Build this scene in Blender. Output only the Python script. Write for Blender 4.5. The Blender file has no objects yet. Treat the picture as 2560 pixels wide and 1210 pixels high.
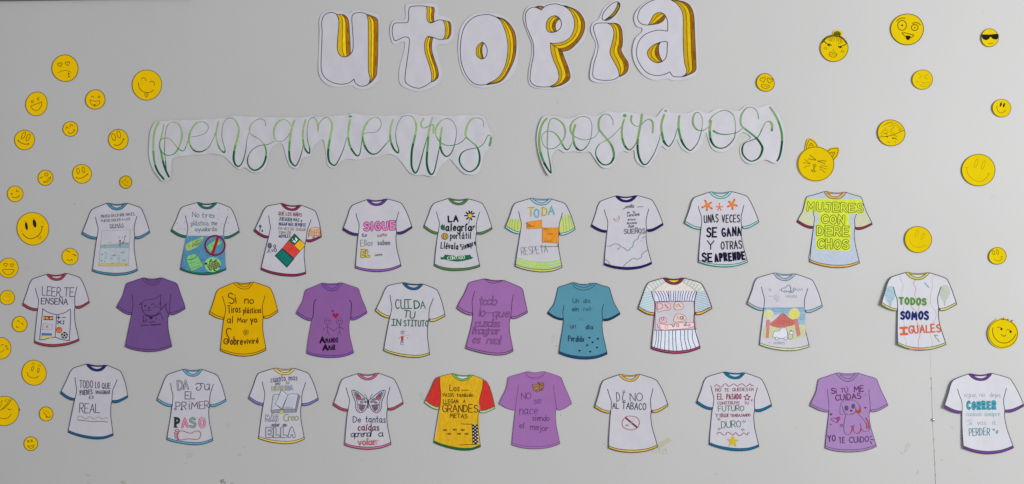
import bpy, math, random
import numpy as np
from mathutils import Vector
from mathutils.geometry import delaunay_2d_cdt

# ------------------------------------------------------------------ camera, world, lights
SC = bpy.context.scene
COL = SC.collection
MM = 0.001                     # the wall is measured in millimetres: 2560 mm across the picture
CZ = 1.55                      # height of the picture centre above the floor
DIST = 2.9
cam_d = bpy.data.cameras.new('camera')
cam_d.sensor_fit = 'HORIZONTAL'
cam_d.sensor_width = 36.0
cam_d.lens = 36.0 * DIST / 2.56
cam_d.clip_start = 0.05
cam_d.clip_end = 100
cam = bpy.data.objects.new('camera', cam_d)
cam.location = (0, -DIST, CZ)
cam.rotation_euler = (math.radians(90), 0, 0)
COL.objects.link(cam)
SC.camera = cam

world = bpy.data.worlds.new('World')
SC.world = world
world.use_nodes = True
bg = world.node_tree.nodes['Background']
bg.inputs[0].default_value = (0.98, 0.985, 1.0, 1)
bg.inputs[1].default_value = 0.41

def area(name, loc, target, sx, sy, power, colr):
    d = bpy.data.lights.new(name, 'AREA')
    d.shape = 'RECTANGLE'; d.size = sx; d.size_y = sy
    d.energy = power; d.color = colr
    o = bpy.data.objects.new(name, d)
    o.location = loc
    o.rotation_euler = (Vector(target) - Vector(loc)).to_track_quat('-Z', 'Y').to_euler()
    COL.objects.link(o)
    return o
area('window_light', (3.4, -3.2, 2.2), (-0.5, 0, 1.5), 1.9, 1.7, 178, (1.0, 0.992, 0.98))

SC.view_settings.view_transform = 'Standard'
SC.view_settings.look = 'None'
SC.view_settings.gamma = 1
SC.view_settings.exposure = 0
SC.view_settings.use_curve_mapping = False
try:
    SC.render.engine = 'CYCLES'
    SC.cycles.max_bounces = 4
except Exception:
    pass

# ------------------------------------------------------------------ colours
WALL_ALB = 0.52
def lin(v):
    v /= 255.0
    return v / 12.92 if v <= 0.04045 else ((v + 0.055) / 1.055) ** 2.4
WX = [0, 640, 1280, 1920, 2560]
WV = [150, 156, 174, 192, 202]
def albedo(rgb, px):
    """pigment reflectance of a colour seen at px, with the unequal daylight along the wall divided out"""
    e = lin(np.interp(px, WX, WV)) / WALL_ALB
    return tuple(round(min(0.9, max(0.002, lin(c) / e)), 3) for c in rgb)

MATS = {}
def _noise(nt, scale, detail, vec):
    n = nt.nodes.new('ShaderNodeTexNoise')
    n.inputs['Scale'].default_value = scale
    n.inputs['Detail'].default_value = detail
    nt.links.new(vec, n.inputs['Vector'])
    return n
def ink(alb, kind='ink'):
    key = (alb, kind)
    if key in MATS: return MATS[key]
    m = bpy.data.materials.new({'ink': 'pen_ink', 'fill': 'marker_fill', 'pencil': 'colour_pencil', 'paper': 'paper'}[kind])
    m.use_nodes = True
    nt = m.node_tree
    b = nt.nodes['Principled BSDF']
    b.inputs['Roughness'].default_value = 0.85 if kind != 'ink' else 0.7
    b.inputs['Specular IOR Level'].default_value = 0.04
    tc = nt.nodes.new('ShaderNodeTexCoord')
    mp = nt.nodes.new('ShaderNodeMapping')
    nt.links.new(tc.outputs['Object'], mp.inputs['Vector'])
    if kind == 'fill':
        mp.inputs['Scale'].default_value = (1.0, 1.0, 0.35); sc_, lo, hi = 260, 0.86, 1.10
    elif kind == 'pencil':
        mp.inputs['Rotation'].default_value = (0, 0.6, 0); mp.inputs['Scale'].default_value = (0.45, 1, 1.0); sc_, lo, hi = 420, 0.92, 1.09
    elif kind == 'paper':
        sc_, lo, hi = 55, 0.975, 1.025
    else:
        sc_, lo, hi = 300, 0.85, 1.12
    n = _noise(nt, sc_, 3, mp.outputs[0])
    mr = nt.nodes.new('ShaderNodeMapRange')
    mr.inputs['From Min'].default_value = 0.3; mr.inputs['From Max'].default_value = 0.7
    mr.inputs['To Min'].default_value = lo; mr.inputs['To Max'].default_value = hi
    nt.links.new(n.outputs['Fac'], mr.inputs['Value'])
    vm = nt.nodes.new('ShaderNodeVectorMath'); vm.operation = 'SCALE'
    vm.inputs[0].default_value = alb
    nt.links.new(mr.outputs[0], vm.inputs['Scale'])
    nt.links.new(vm.outputs[0], b.inputs['Base Color'])
    if kind == 'paper':
        n2 = _noise(nt, 900, 2, tc.outputs['Object'])
        bp = nt.nodes.new('ShaderNodeBump')
        bp.inputs['Strength'].default_value = 0.12; bp.inputs['Distance'].default_value = 0.0003
        nt.links.new(n2.outputs['Fac'], bp.inputs['Height'])
        nt.links.new(bp.outputs[0], b.inputs['Normal'])
    MATS[key] = m
    return m

# ------------------------------------------------------------------ things, parts and their geometry
class Part:
    def __init__(s, name, label=None):
        s.name, s.label = name, label
        s.v, s.f, s.m, s.sm, s.mats = [], [], [], [], []
    def mi(s, mat):
        if mat not in s.mats: s.mats.append(mat)
        return s.mats.index(mat)

class Thing:
    def __init__(s, name, label, cat, group, cx, cy, depth):
        s.name, s.label, s.cat, s.group = name, label, cat, group
        s.cx, s.cy, s.depth = cx, cy, depth
        s.parts, s.cur, s.lay = [], None, 0.15
    def pt(s, x, y, lay):
        d = s.depth(x, y) + lay
        return ((x - s.cx) * MM, -d * MM, (s.cy - y) * MM)
    def finish(s):
        e = bpy.data.objects.new(s.name, None)
        e.empty_display_size = 0.02
        e.location = ((s.cx - 1280) * MM, 0, CZ + (605 - s.cy) * MM)
        COL.objects.link(e)
        e['label'] = s.label; e['category'] = s.cat
        if s.group: e['group'] = s.group
        for p in s.parts:
            if not p.f: continue
            me = bpy.data.meshes.new(p.name)
            me.from_pydata(p.v, [], p.f)
            for m in p.mats: me.materials.append(m)
            me.polygons.foreach_set('material_index', p.m)
            me.polygons.foreach_set('use_smooth', p.sm)
            me.update()
            o = bpy.data.objects.new(p.name, me)
            COL.objects.link(o); o.parent = e
            if p.label: o['label'] = p.label
        return e

TH = None                       # thing being drawn
ZM = (0, 0, 1.0)                # sheet coordinates: offset in mm and mm per unit
def sheet(x0, y0, s):
    global ZM
    ZM = (x0, y0, s)
def P(name, label=None):
    TH.cur = Part(name, label); TH.parts.append(TH.cur)
def W(p):
    return (ZM[0] + p[0] * ZM[2], ZM[1] + p[1] * ZM[2])
def colr(c, kind='ink'):
    g = sum(c) / 3.0                # marker and pencil pigments on paper: a touch duller than they look beside bare wall
    k = .95 if max(c) - min(c) > 24 else 1.0
    return ink(albedo(tuple((g + (v - g) * .93) * k for v in c), TH.cx), kind)

def catmull(pts, closed=False, step=2.5):
    p = [np.array(q, float) for q in pts]
    n = len(p)
    if n < 3: 
        return resample(pts, step)
    out = []
    rng = range(n) if closed else range(n - 1)
    for i in rng:
        a = p[(i - 1) % n] if (closed or i > 0) else 2 * p[0] - p[1]
        b, c = p[i], p[(i + 1) % n]
        d = p[(i + 2) % n] if (closed or i + 2 < n) else 2 * p[-1] - p[-2]
        k = max(2, int(math.ceil(np.linalg.norm(c - b) / step)))
        k = min(k, 14)
        for j in range(k):
            t = j / k
            out.append(0.5 * ((2 * b) + (c - a) * t + (2 * a - 5 * b + 4 * c - d) * t * t + (3 * b - a - 3 * c + d) * t ** 3))
    if not closed: out.append(p[-1])
    return [tuple(q) for q in out]
def resample(pts, step=4.0, closed=False):
    out = []
    n = len(pts)
    for i in range(n if closed else n - 1):
        a, b = np.array(pts[i], float), np.array(pts[(i + 1) % n], float)
        k = max(1, int(math.ceil(np.linalg.norm(b - a) / step)))
        for j in range(k):
            out.append(tuple(a + (b - a) * j / k))
    if not closed: out.append(tuple(pts[-1]))
    return out
def even(pts, n):
    p = np.array(pts, float)
    d = np.concatenate([[0], np.cumsum(np.linalg.norm(np.diff(p, axis=0), axis=1))])
    t = np.linspace(0, d[-1], n)
    return np.stack([np.interp(t, d, p[:, 0]), np.interp(t, d, p[:, 1])], 1)
def area2(pts):
    p = np.array(pts)
    return 0.5 * float(np.sum(p[:, 0] * np.roll(p[:, 1], -1) - np.roll(p[:, 0], -1) * p[:, 1]))
def grow(pts, d):
    """offset a closed outline outwards by d"""
    p = np.array(pts, float)
    t = np.roll(p, -1, 0) - np.roll(p, 1, 0)
    l = np.linalg.norm(t, axis=1, keepdims=True); l[l == 0] = 1
    nrm = np.stack([t[:, 1], -t[:, 0]], 1) / l
    if area2(pts) < 0: nrm = -nrm
    return [tuple(q) for q in p + nrm * d]

def _inside(poly, x, y):
    p = np.array(poly)
    x1, y1 = p[:, 0], p[:, 1]
    x2, y2 = np.roll(x1, -1), np.roll(y1, -1)
    c = ((y1 > y) != (y2 > y))
    xi = (x2 - x1) * (y - y1) / np.where(y2 == y1, 1e-9, y2 - y1) + x1
    return bool(np.sum(c & (x < xi)) % 2)
def poly(pts, mat, lay, step=7.0, smooth=True, thick=0.0):
    """filled sheet in wall millimetres, bent by the thing's own depth"""
    pts = resample(pts, min(step, 5.0), True)
    q = [pts[0]]
    for r in pts[1:]:
        if math.hypot(r[0] - q[-1][0], r[1] - q[-1][1]) > 0.05: q.append(r)
    pts = q
    if len(pts) < 3: return
    n = len(pts)
    co = [Vector(r) for r in pts]
    xs = [r[0] for r in pts]; ys = [r[1] for r in pts]
    x = min(xs) + step * 0.5
    while x < max(xs):
        y = min(ys) + step * 0.5
        while y < max(ys):
            if _inside(pts, x, y): co.append(Vector((x + random.uniform(-1, 1) * 0.2 * step, y + random.uniform(-1, 1) * 0.2 * step)))
            y += step
        x += step
    V, E, Fc, *_ = delaunay_2d_cdt(co, [(i, (i + 1) % n) for i in range(n)], [], 1, 1e-4)
    part = TH.cur
    base = len(part.v)
    mi = part.mi(mat)
    part.v += [TH.pt(v.x, v.y, lay) for v in V]
    cnt = {}
    for f in Fc:
        f = list(f)
        a, b, c = (V[i] for i in f[:3])
        if (b.x - a.x) * (c.y - a.y) - (b.y - a.y) * (c.x - a.x) > 0: f = f[::-1]
        part.f.append([base + i for i in f]); part.m.append(mi); part.sm.append(smooth)
        if thick:
            for i in range(len(f)):
                e = (f[i], f[(i + 1) % len(f)])
                if (e[1], e[0]) in cnt: del cnt[(e[1], e[0])]
                else: cnt[e] = 1
    if thick:
        b2 = len(part.v)
        part.v += [TH.pt(v.x, v.y, lay - thick) for v in V]
        for f in Fc:
            f = list(f)
            a, b, c = (V[i] for i in f[:3])
            if (b.x - a.x) * (c.y - a.y) - (b.y - a.y) * (c.x - a.x) < 0: f = f[::-1]
            part.f.append([b2 + i for i in f]); part.m.append(mi); part.sm.append(True)
        for (i, j) in cnt:
            k = len(part.v)
            part.v += [TH.pt(V[i].x, V[i].y, lay), TH.pt(V[j].x, V[j].y, lay), TH.pt(V[j].x, V[j].y, lay - thick), TH.pt(V[i].x, V[i].y, lay - thick)]
            part.f.append([k + 3, k + 2, k + 1, k]); part.m.append(mi); part.sm.append(False)

def ribbon(pts, w, mats, lay, closed=False, caps=True):
    """pen stroke in wall millimetres: w is one width or one per point, mats one material or one per segment"""
    p = [np.array(pts[0], float)]
    ws = [w] * len(pts) if np.isscalar(w) else list(w)
    wq = [ws[0]]
    mq = []
    for i in range(1, len(pts)):
        r = np.array(pts[i], float)
        if np.linalg.norm(r - p[-1]) > 0.06:
            p.append(r); wq.append(ws[i])
            mq.append(mats[i - 1] if isinstance(mats, list) else mats)
    if len(p) < 2:
        p.append(p[0] + np.array([0.3, 0.1])); wq.append(wq[0]); mq.append(mats[0] if isinstance(mats, list) else mats)
    if closed and np.linalg.norm(p[0] - p[-1]) > 0.06:
        p.append(p[0].copy()); wq.append(wq[0]); mq.append(mq[-1])
    n = len(p)
    part = TH.cur
    base = len(part.v)
    L, R = [], []
    for i in range(n):
        a = p[i - 1] if i > 0 else (p[-2] if closed else p[0])
        c = p[i + 1] if i < n - 1 else (p[1] if closed else p[-1])
        d1, d2 = p[i] - a, c - p[i]
        l1, l2 = np.linalg.norm(d1), np.linalg.norm(d2)
        if l1 < 1e-6: d1, l1 = d2, l2
        if l2 < 1e-6: d2, l2 = d1, l1
        t = d1 / l1 + d2 / l2
        tl = np.linalg.norm(t)
        t = d1 / l1 if tl < 0.2 else t / tl
        nn = np.array([-t[1], t[0]])
        cs = max(0.62, abs(float(np.dot(nn, np.array([-d1[1], d1[0]]) / l1))))
        h = wq[i] * 0.5 / cs
        L.append(p[i] + nn * h); R.append(p[i] - nn * h)
    ramp = 0.004 / n
    for i in range(n):
        part.v.append(TH.pt(L[i][0], L[i][1], lay + ramp * i))
        part.v.append(TH.pt(R[i][0], R[i][1], lay + ramp * i))
    for i in range(n - 1):
        k = base + 2 * i
        part.f.append([k, k + 2, k + 3, k + 1]); part.m.append(part.mi(mq[i])); part.sm.append(False)
    if caps and not closed:
        for (i, j, s_) in ((0, 1, 1), (n - 1, n - 2, -1)):
            d = p[i] - p[j]; d = d / max(1e-6, np.linalg.norm(d))
            nn = np.array([-d[1], d[0]])
            h = wq[i] * 0.5
            k = len(part.v)
            for a in np.linspace(-90, 90, 6):
                q = p[i] + (d * math.cos(math.radians(a)) + nn * math.sin(math.radians(a))) * h
                part.v.append(TH.pt(q[0], q[1], lay + ramp * i))
            part.f.append([k + 5, k + 4, k + 3, k + 2, k + 1, k]); part.m.append(part.mi(mq[0 if i == 0 else -1])); part.sm.append(False)

def S(pts, w, c, smooth=True, closed=False, kind='ink'):
    q = [W(p) for p in pts]
    if smooth and len(q) > 2: q = catmull(q, closed)
    else: q = resample(q, 4.0, closed)
    ribbon(q, w * ZM[2], colr(c, kind), TH.lay, closed)
    TH.lay += 0.006
def F(pts, c, smooth=False, kind='fill', edge=None, ew=6):
    q = [W(p) for p in pts]
    if smooth: q = catmull(q, True)
    poly(q, colr(c, kind), TH.lay)
    TH.lay += 0.006
    if edge: S(pts, ew, edge, smooth, True)
def ell(cx, cy, rx, ry=None, rot=0, n=20, wob=0):
    ry = ry or rx
    a = math.radians(rot)
    ph = random.uniform(0, 6.28)
    o = []
    for i in range(n):
        t = 2 * math.pi * i / n
        k = 1 + wob * math.sin(2 * t + ph) + wob * 0.7 * math.sin(3 * t + 2 * ph)
        x, y = rx * math.cos(t) * k, ry * math.sin(t) * k
        o.append((cx + x * math.cos(a) - y * math.sin(a), cy + x * math.sin(a) + y * math.cos(a)))
    return o
def dot(x, y, r, c, ry=None, rot=0):
    F(ell(x, y, r, ry, rot, 10), c, kind='ink')
def ring(x, y, r, w, c, ry=None, rot=0):
    S(ell(x, y, r, ry, rot, 14), w, c, True, True)
def heart(x, y, s, c, fill=True, w=6, rot=0):
    pts = [(0, .9), (-.55, .35), (-.95, -.15), (-.85, -.65), (-.45, -.8), (-.1, -.55), (0, -.3), (.1, -.55), (.45, -.8), (.85, -.65), (.95, -.15), (.55, .35)]
    a = math.radians(rot)
    q = [(x + s * (px * math.cos(a) - py * math.sin(a)), y + s * (px * math.sin(a) + py * math.cos(a))) for px, py in pts]
    if fill: F(q, c)
    else: S(q, w, c, False, True)
def star(x, y, r, c, fill=True, w=6, rot=0, k=0.42):
    q = []
    for i in range(10):
        a = math.radians(-90 + 36 * i + rot); rr = r if i % 2 == 0 else r * k
        q.append((x + rr * math.cos(a), y + rr * math.sin(a)))
    if fill: F(q, c)
    else: S(q, w, c, False, True)

# ------------------------------------------------------------------ a hand: one-line pen letters
G = {}
def _g(s):
    for line in s.strip().split('\n'):
        k, d = line.strip().split(' ', 1)
        G[k] = [(t.startswith('~'), [tuple(float(v) for v in q.split(',')) for q in t.lstrip('~').split(' ')]) for t in d.split('|')]
_g("""
A 0,0 .3,1 .6,0|.12,.38 .48,.38
B 0,0 0,1|~0,1 .35,.97 .42,.78 .3,.55 0,.52|~0,.52 .4,.48 .5,.25 .38,.03 0,0
C ~.55,.85 .35,1 .12,.85 .02,.5 .12,.15 .35,0 .56,.14
D 0,0 0,1|~0,1 .35,.9 .52,.5 .35,.1 0,0
E .5,1 0,1 0,0 .52,0|0,.52 .42,.52
F .5,1 0,1 0,0|0,.52 .4,.52
G ~.55,.85 .35,1 .12,.85 .02,.5 .12,.12 .35,0 .55,.12 .56,.42|.56,.42 .34,.42
H 0,0 0,1|.52,0 .52,1|0,.5 .52,.5
I .05,0 .05,1
J .1,1 .5,1|~.4,1 .4,.3 .3,.03 .1,.03 0,.2
K 0,0 0,1|.5,1 0,.45 .52,0
L 0,1 0,0 .48,0
M 0,0 .08,1 .35,.35 .62,1 .7,0
N 0,0 0,1 .52,0 .52,1
O ~.28,1 .06,.8 0,.5 .06,.2 .28,0 .5,.2 .56,.5 .5,.8 .28,1
P 0,0 0,1|~0,1 .38,.97 .5,.75 .38,.5 0,.45
Q ~.28,1 .06,.8 0,.5 .06,.2 .28,0 .5,.2 .56,.5 .5,.8 .28,1|.34,.25 .58,-.06
R 0,0 0,1|~0,1 .38,.97 .5,.75 .38,.5 0,.45|.2,.47 .52,0
S ~.5,.86 .3,1 .08,.88 .08,.65 .3,.52 .5,.38 .5,.14 .28,0 .02,.12
T 0,1 .6,1|.3,1 .3,0
U ~0,1 0,.35 .1,.06 .28,0 .46,.06 .55,.35 .55,1
V 0,1 .28,0 .56,1
X 0,0 .5,1|0,1 .5,0
Y 0,1 .28,.5 .56,1|.28,.5 .28,0
Z 0,1 .5,1 0,0 .52,0
Ī 0,1 .5,1|.25,1 .25,0|0,0 .5,0
a ~.4,.5 .22,.6 .04,.45 .02,.2 .15,.02 .32,.1 .4,.3|.42,.6 .42,.1 .5,0
b 0,1 0,0|~0,.4 .2,.6 .4,.45 .4,.15 .2,0 0,.15
c ~.38,.5 .22,.6 .05,.45 .03,.2 .15,.02 .38,.1
d ~.4,.45 .22,.6 .04,.45 .02,.2 .15,.02 .32,.1 .4,.3|.42,1 .42,0
e ~.03,.32 .38,.34 .34,.54 .2,.6 .05,.45 .03,.2 .16,.02 .38,.1
f ~.38,.92 .25,1 .15,.85 .15,0|0,.58 .32,.58
g ~.4,.5 .22,.6 .04,.45 .02,.2 .15,.02 .32,.1 .4,.3|~.42,.6 .42,-.2 .25,-.35 .05,-.25
h 0,1 0,0|~0,.35 .2,.6 .36,.5 .38,0
i .05,.6 .05,0|.05,.8 .06,.84
j ~.15,.6 .15,-.2 0,-.3|.15,.8 .16,.84
k 0,1 0,0|.35,.6 0,.28 .38,0
l .05,1 .05,0
m 0,.6 0,0|~0,.4 .16,.6 .28,.5 .29,0|~.29,.4 .45,.6 .57,.5 .58,0
n 0,.6 0,0|~0,.38 .2,.6 .36,.5 .38,0
o ~.2,.6 .04,.45 .02,.2 .2,0 .38,.2 .36,.45 .2,.6
p 0,.6 0,-.35|~0,.45 .2,.6 .38,.45 .38,.15 .2,0 0,.12
q ~.4,.5 .22,.6 .04,.45 .02,.2 .15,.02 .32,.1 .4,.3|.42,.6 .42,-.35
r 0,.6 0,0|~0,.38 .15,.58 .3,.55
s ~.32,.5 .18,.6 .04,.5 .08,.36 .28,.25 .3,.08 .15,0 0,.08
t .15,.9 .15,.08 .28,0|0,.6 .32,.6
u ~0,.6 0,.2 .12,.02 .3,.1 .38,.3|.4,.6 .4,0
v 0,.6 .18,0 .36,.6
x 0,0 .35,.6|0,.6 .35,0
y 0,.6 .2,.05|.4,.6 .1,-.35
z 0,.6 .36,.6 0,0 .38,0
1 0,.8 .15,1 .15,0
2 ~0,.8 .2,1 .4,.8 .3,.5 0,0|0,0 .42,0
8 ~.2,.52 .05,.7 .08,.95 .25,1 .38,.8 .2,.52 .02,.3 .05,.05 .25,0 .4,.2 .2,.52
. .05,0 .07,.03
, .1,.08 0,-.15
- 0,.4 .4,.4
""")
for k_, b_, t_ in (('Á', 'A', '.3,1.1 .42,1.28'), ('Ú', 'U', '.28,1.12 .42,1.3'), ('Ó', 'O', '.28,1.1 .4,1.28'), ('Ñ', 'N', '~.05,1.14 .18,1.25 .32,1.14 .47,1.25'),
                   ('á', 'a', '.2,.75 .35,.95'), ('é', 'e', '.2,.75 .35,.95'), ('ó', 'o', '.2,.75 .35,.95'), ('ú', 'u', '.2,.75 .35,.95'), ('ñ', 'n', '~.05,.74 .15,.82 .25,.74 .38,.82')):
    G[k_] = G[b_] + [(t_.startswith('~'), [tuple(float(v) for v in q.split(',')) for q in t_.lstrip('~').split(' ')])]
G['í'] = [(False, [(.05, .6), (.05, 0)]), (False, [(.03, .76), (.16, .95)])]

def T(text, x0, y0, x1, y1, h, w, c, inner=None, iw=0, slant=0.0, join=False, jit=0.03):
    """hand-lettered line: baseline from (x0,y0) to (x1,y1), cap height h, pen width w; inner = second lighter pen on top"""
    if TH.cur.name == 'lettering' and TH.cur.f and TH.name == 'paper_shirt': P('lettering')
    dx, dy = x1 - x0, y1 - y0
    ln = math.hypot(dx, dy)
    ux, uy = dx / ln, dy / ln
    thin = w <= 16 and not inner
    if thin: w = min(w, .15 * h)
    wid = {ch: max(.1, max(q[0] for s_, pp in G[ch] for q in pp)) for ch in text if ch in G}
    n = sum(1 for ch in text if ch != ' ')
    gap = .03 * h if join else w * .95 + .07 * h
    spc = .36 * h
    fixed = gap * (n - 1) + spc * text.count(' ')
    if fixed > .55 * ln:
        gap *= .55 * ln / fixed; spc *= .55 * ln / fixed
        fixed = .55 * ln
    sx = (ln - fixed) / max(.1, sum(wid.get(ch, 0) for ch in text))
    sx = min(sx, 1.25 * h * (2.2 if n == 1 else 1))
    strokes = []
    x = 0.0
    for ch in text:
        if ch == ' ': x += spc; continue
        g = G.get(ch)
        if g is None: continue
        k = 1 + random.uniform(-1, 1) * jit; ky = 1 + random.uniform(-1, 1) * jit * 1.6; dy_ = random.uniform(-1, 1) * jit; rr = random.uniform(-1, 1) * jit * 1.5
        for sm, pp in g:
            strokes.append((sm, [(x + q[0] * k * sx + (slant + rr) * q[1] * h, q[1] * ky + dy_) for q in pp]))
        x += wid[ch] * sx + gap
    lay0 = TH.lay
    runs = [(w, c)] + ([(iw, inner)] if inner else [])
    for ri, (ww, cc) in enumerate(runs):
        for i, (sm, pp) in enumerate(strokes):
            q = [W((x0 + ux * a + uy * b * h, y0 + uy * a - ux * b * h)) for a, b in pp]
            q = catmull(q, False, 1.6) if (sm and len(q) > 2) else resample(q, 4.0)
            ribbon(q, ww * ZM[2], colr(cc), lay0 + (i % 4) * 0.006 + ri * 0.026, caps=ww * ZM[2] > 1.0)
    TH.lay += 0.026 * len(runs) + 0.004
def squig(x0, y0, x1, y1, a, n, w, c):
    pts = []
    for i in range(n * 2 + 1):
        t = i / (n * 2)
        pts.append((x0 + (x1 - x0) * t + random.uniform(-.2, .2) * a, y0 + (y1 - y0) * t + (a if i % 2 else -a) * random.uniform(.4, 1) * .5))
    S(pts, w, c)

# ------------------------------------------------------------------ the wall
random.seed(7)
def wall_material():
    m = bpy.data.materials.new('painted_wall'); m.use_nodes = True
    nt = m.node_tree; b = nt.nodes['Principled BSDF']
    b.inputs['Roughness'].default_value = 0.62
    b.inputs['Specular IOR Level'].default_value = 0.2
    tc = nt.nodes.new('ShaderNodeTexCoord')
    n1 = _noise(nt, 2.2, 4, tc.outputs['Object'])
    n2 = _noise(nt, 34, 5, tc.outputs['Object'])
    n4 = _noise(nt, 11, 2, tc.outputs['Object'])
    hue = nt.nodes.new('ShaderNodeMix'); hue.data_type = 'RGBA'
    hue.inputs['A'].default_value = (0.524, 0.516, 0.522, 1)
    hue.inputs['B'].default_value = (0.513, 0.520, 0.513, 1)
    r0 = nt.nodes.new('ShaderNodeMapRange'); r0.inputs['From Min'].default_value = .35; r0.inputs['From Max'].default_value = .65
    nt.links.new(n4.outputs['Fac'], r0.inputs['Value']); nt.links.new(r0.outputs[0], hue.inputs['Factor'])
    r1 = nt.nodes.new('ShaderNodeMapRange'); r1.inputs['From Min'].default_value = .3; r1.inputs['From Max'].default_value = .7
    r1.inputs['To Min'].default_value = .975; r1.inputs['To Max'].default_value = 1.02
    nt.links.new(n1.outputs['Fac'], r1.inputs['Value'])
    r2 = nt.nodes.new('ShaderNodeMapRange'); r2.inputs['From Min'].default_value = .69; r2.inputs['From Max'].default_value = .80
    r2.inputs['To Min'].default_value = 1.0; r2.inputs['To Max'].default_value = .90
    nt.links.new(n2.outputs['Fac'], r2.inputs['Value'])
    mu = nt.nodes.new('ShaderNodeMath'); mu.operation = 'MULTIPLY'
    nt.links.new(r1.outputs[0], mu.inputs[0]); nt.links.new(r2.outputs[0], mu.inputs[1])
    vm = nt.nodes.new('ShaderNodeVectorMath'); vm.operation = 'SCALE'
    nt.links.new(hue.outputs['Result'], vm.inputs[0]); nt.links.new(mu.outputs[0], vm.inputs['Scale'])
    nt.links.new(vm.outputs[0], b.inputs['Base Color'])
    n3 = _noise(nt, 160, 4, tc.outputs['Object'])
    n5 = _noise(nt, 3.5, 2, tc.outputs['Object'])
    ad = nt.nodes.new('ShaderNodeMath'); ad.operation = 'MULTIPLY_ADD'; ad.inputs[1].default_value = 5.0
    nt.links.new(n5.outputs['Fac'], ad.inputs[0]); nt.links.new(n3.outputs['Fac'], ad.inputs[2])
    bp = nt.nodes.new('ShaderNodeBump'); bp.inputs['Strength'].default_value = .22; bp.inputs['Distance'].default_value = .0012
    nt.links.new(ad.outputs[0], bp.inputs['Height']); nt.links.new(bp.outputs[0], b.inputs['Normal'])
    return m
def box(name, x0, y0, x1, y1, d0, d1, mat):
    """box given in wall millimetres, d = distance out of the wall"""
    cx, cy = (x0 + x1) / 2, (y0 + y1) / 2
    v = []
    for d in (d0, d1):
        for x, y in ((x0, y0), (x1, y0), (x1, y1), (x0, y1)):
            v.append(((x - cx) * MM, -d * MM, (cy - y) * MM))
    f = [(0, 1, 2, 3), (7, 6, 5, 4), (0, 4, 5, 1), (1, 5, 6, 2), (2, 6, 7, 3), (3, 7, 4, 0)]
    me = bpy.data.meshes.new(name); me.from_pydata(v, [], f); me.materials.append(mat)
    o = bpy.data.objects.new(name, me)
    o.location = ((cx - 1280) * MM, 0, CZ + (605 - cy) * MM)
    COL.objects.link(o)
    return o
wall = box('wall', -1500, -900, 4200, 2155, -120, 0, wall_material())
wall['kind'] = 'structure'

class _Wall(Thing):
    """marks that belong to the wall: parts of the wall object"""
    def finish(s):
        for p in s.parts:
            me = bpy.data.meshes.new(p.name); me.from_pydata(p.v, [], p.f)
            for m in p.mats: me.materials.append(m)
            me.polygons.foreach_set('material_index', p.m); me.update()
            o = bpy.data.objects.new(p.name, me); COL.objects.link(o)
            o.parent = wall; o.location = ((s.cx - 1350) * MM, 0, (627.5 - s.cy) * MM)
TH = _Wall('wall', '', '', '', 1280, 605, lambda x, y: 0.0)
TH.lay = 0.06
sheet(0, 0, 1)
def blot(x, y, rx, ry, k, rot=0):
    TH.cx = x
    g = np.interp(x, WX, WV) * k
    F(ell(x, y, rx, ry, rot, 12, .25), (g, g * 1.0, g * .985), True, 'pencil')
TH.cx = 1280
P('smudge')
class _C: pass
_keep = albedo
def albedo(rgb, px): return _keep(rgb, 1280)
def gray(k): 
    k = 1 - (1 - k) * .6
    v = 174 * k
    return (v, v, v * .985)
for (x, y, rx, ry, k, rot) in ((555, 1203, 4, 7, .62, 20), (562, 1207, 3, 4, .7, 0), (580, 1208, 5, 2, .8, 0), (219, 1188, 5, 2.5, .86, 10), (308, 1206, 7, 4, .84, 0), (222, 1207, 4, 1.2, .8, 0),
                               (474, 1139, 7, 9, .955, 30), (570, 1063, 5, 8, .95, 10), (600, 1137, 4, 2.5, .9, 0), (610, 1118, 5, 2, .94, 30), (465, 1158, 4, 2, .93, 0),
                               (2268, 1118, 6, 11, .93, 30), (2254, 1133, 5, 2, .92, 20), (2381, 1068, 5, 2, .93, 60), (2355, 1150, 1.5, 1.5, .75, 0), (1790, 1185, 6, 2, .95, 15),
                               (1391, 865, 2, 2, .75, 0), (1385, 845, 8, 10, .97, 10), (1402, 1038, 1.6, 1.6, .7, 0), (2295, 1180, 2.5, 6, .95, 20), (186, 511, 2, 2, .85, 0),
                               (905, 1150, 3, 2, .92, 0), (1055, 990, 7, 8, .955, 0), (1510, 1110, 1.8, 1.8, .85, 0), (1990, 1070, 5, 2, .95, 50), (730, 420, 2, 1.4, .9, 0), (1560, 1165, 4, 1.5, .93, 20)):
    F(ell(x, y, rx, ry, rot, 12, .25), gray(k), True, 'pencil')
P('panel_joint')
def jl(y0, y1, w, k):
    pts = []
    y = y0
    while y <= y1:
        x = np.interp(y, [600, 880, 1050, 1210, 1500], [2321, 2325.5, 2331.5, 2339, 2350]) + random.uniform(-.35, .35)
        pts.append((x, y)); y += 9
    S(pts, w, gray(k), False)
jl(880, 950, 0.7, .93); jl(946, 1049, 1.1, .66); jl(1049, 1130, 1.0, .70); jl(1130, 1500, 1.2, .5)
for y in (946, 971, 1100, 1127, 1160, 1188): F(ell(2327 + (y - 946) * .047, y, 1.3, 3.2, 10, 8, .3), gray(.6), kind='ink')
P('pencil_mark')
T('1', 1647, 1134, 1650, 1134, 13, 1.1, gray(.93)); T('21', 1656, 1135, 1668, 1133, 12, 1.1, gray(.9))
TH.finish()
albedo = _keep

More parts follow.
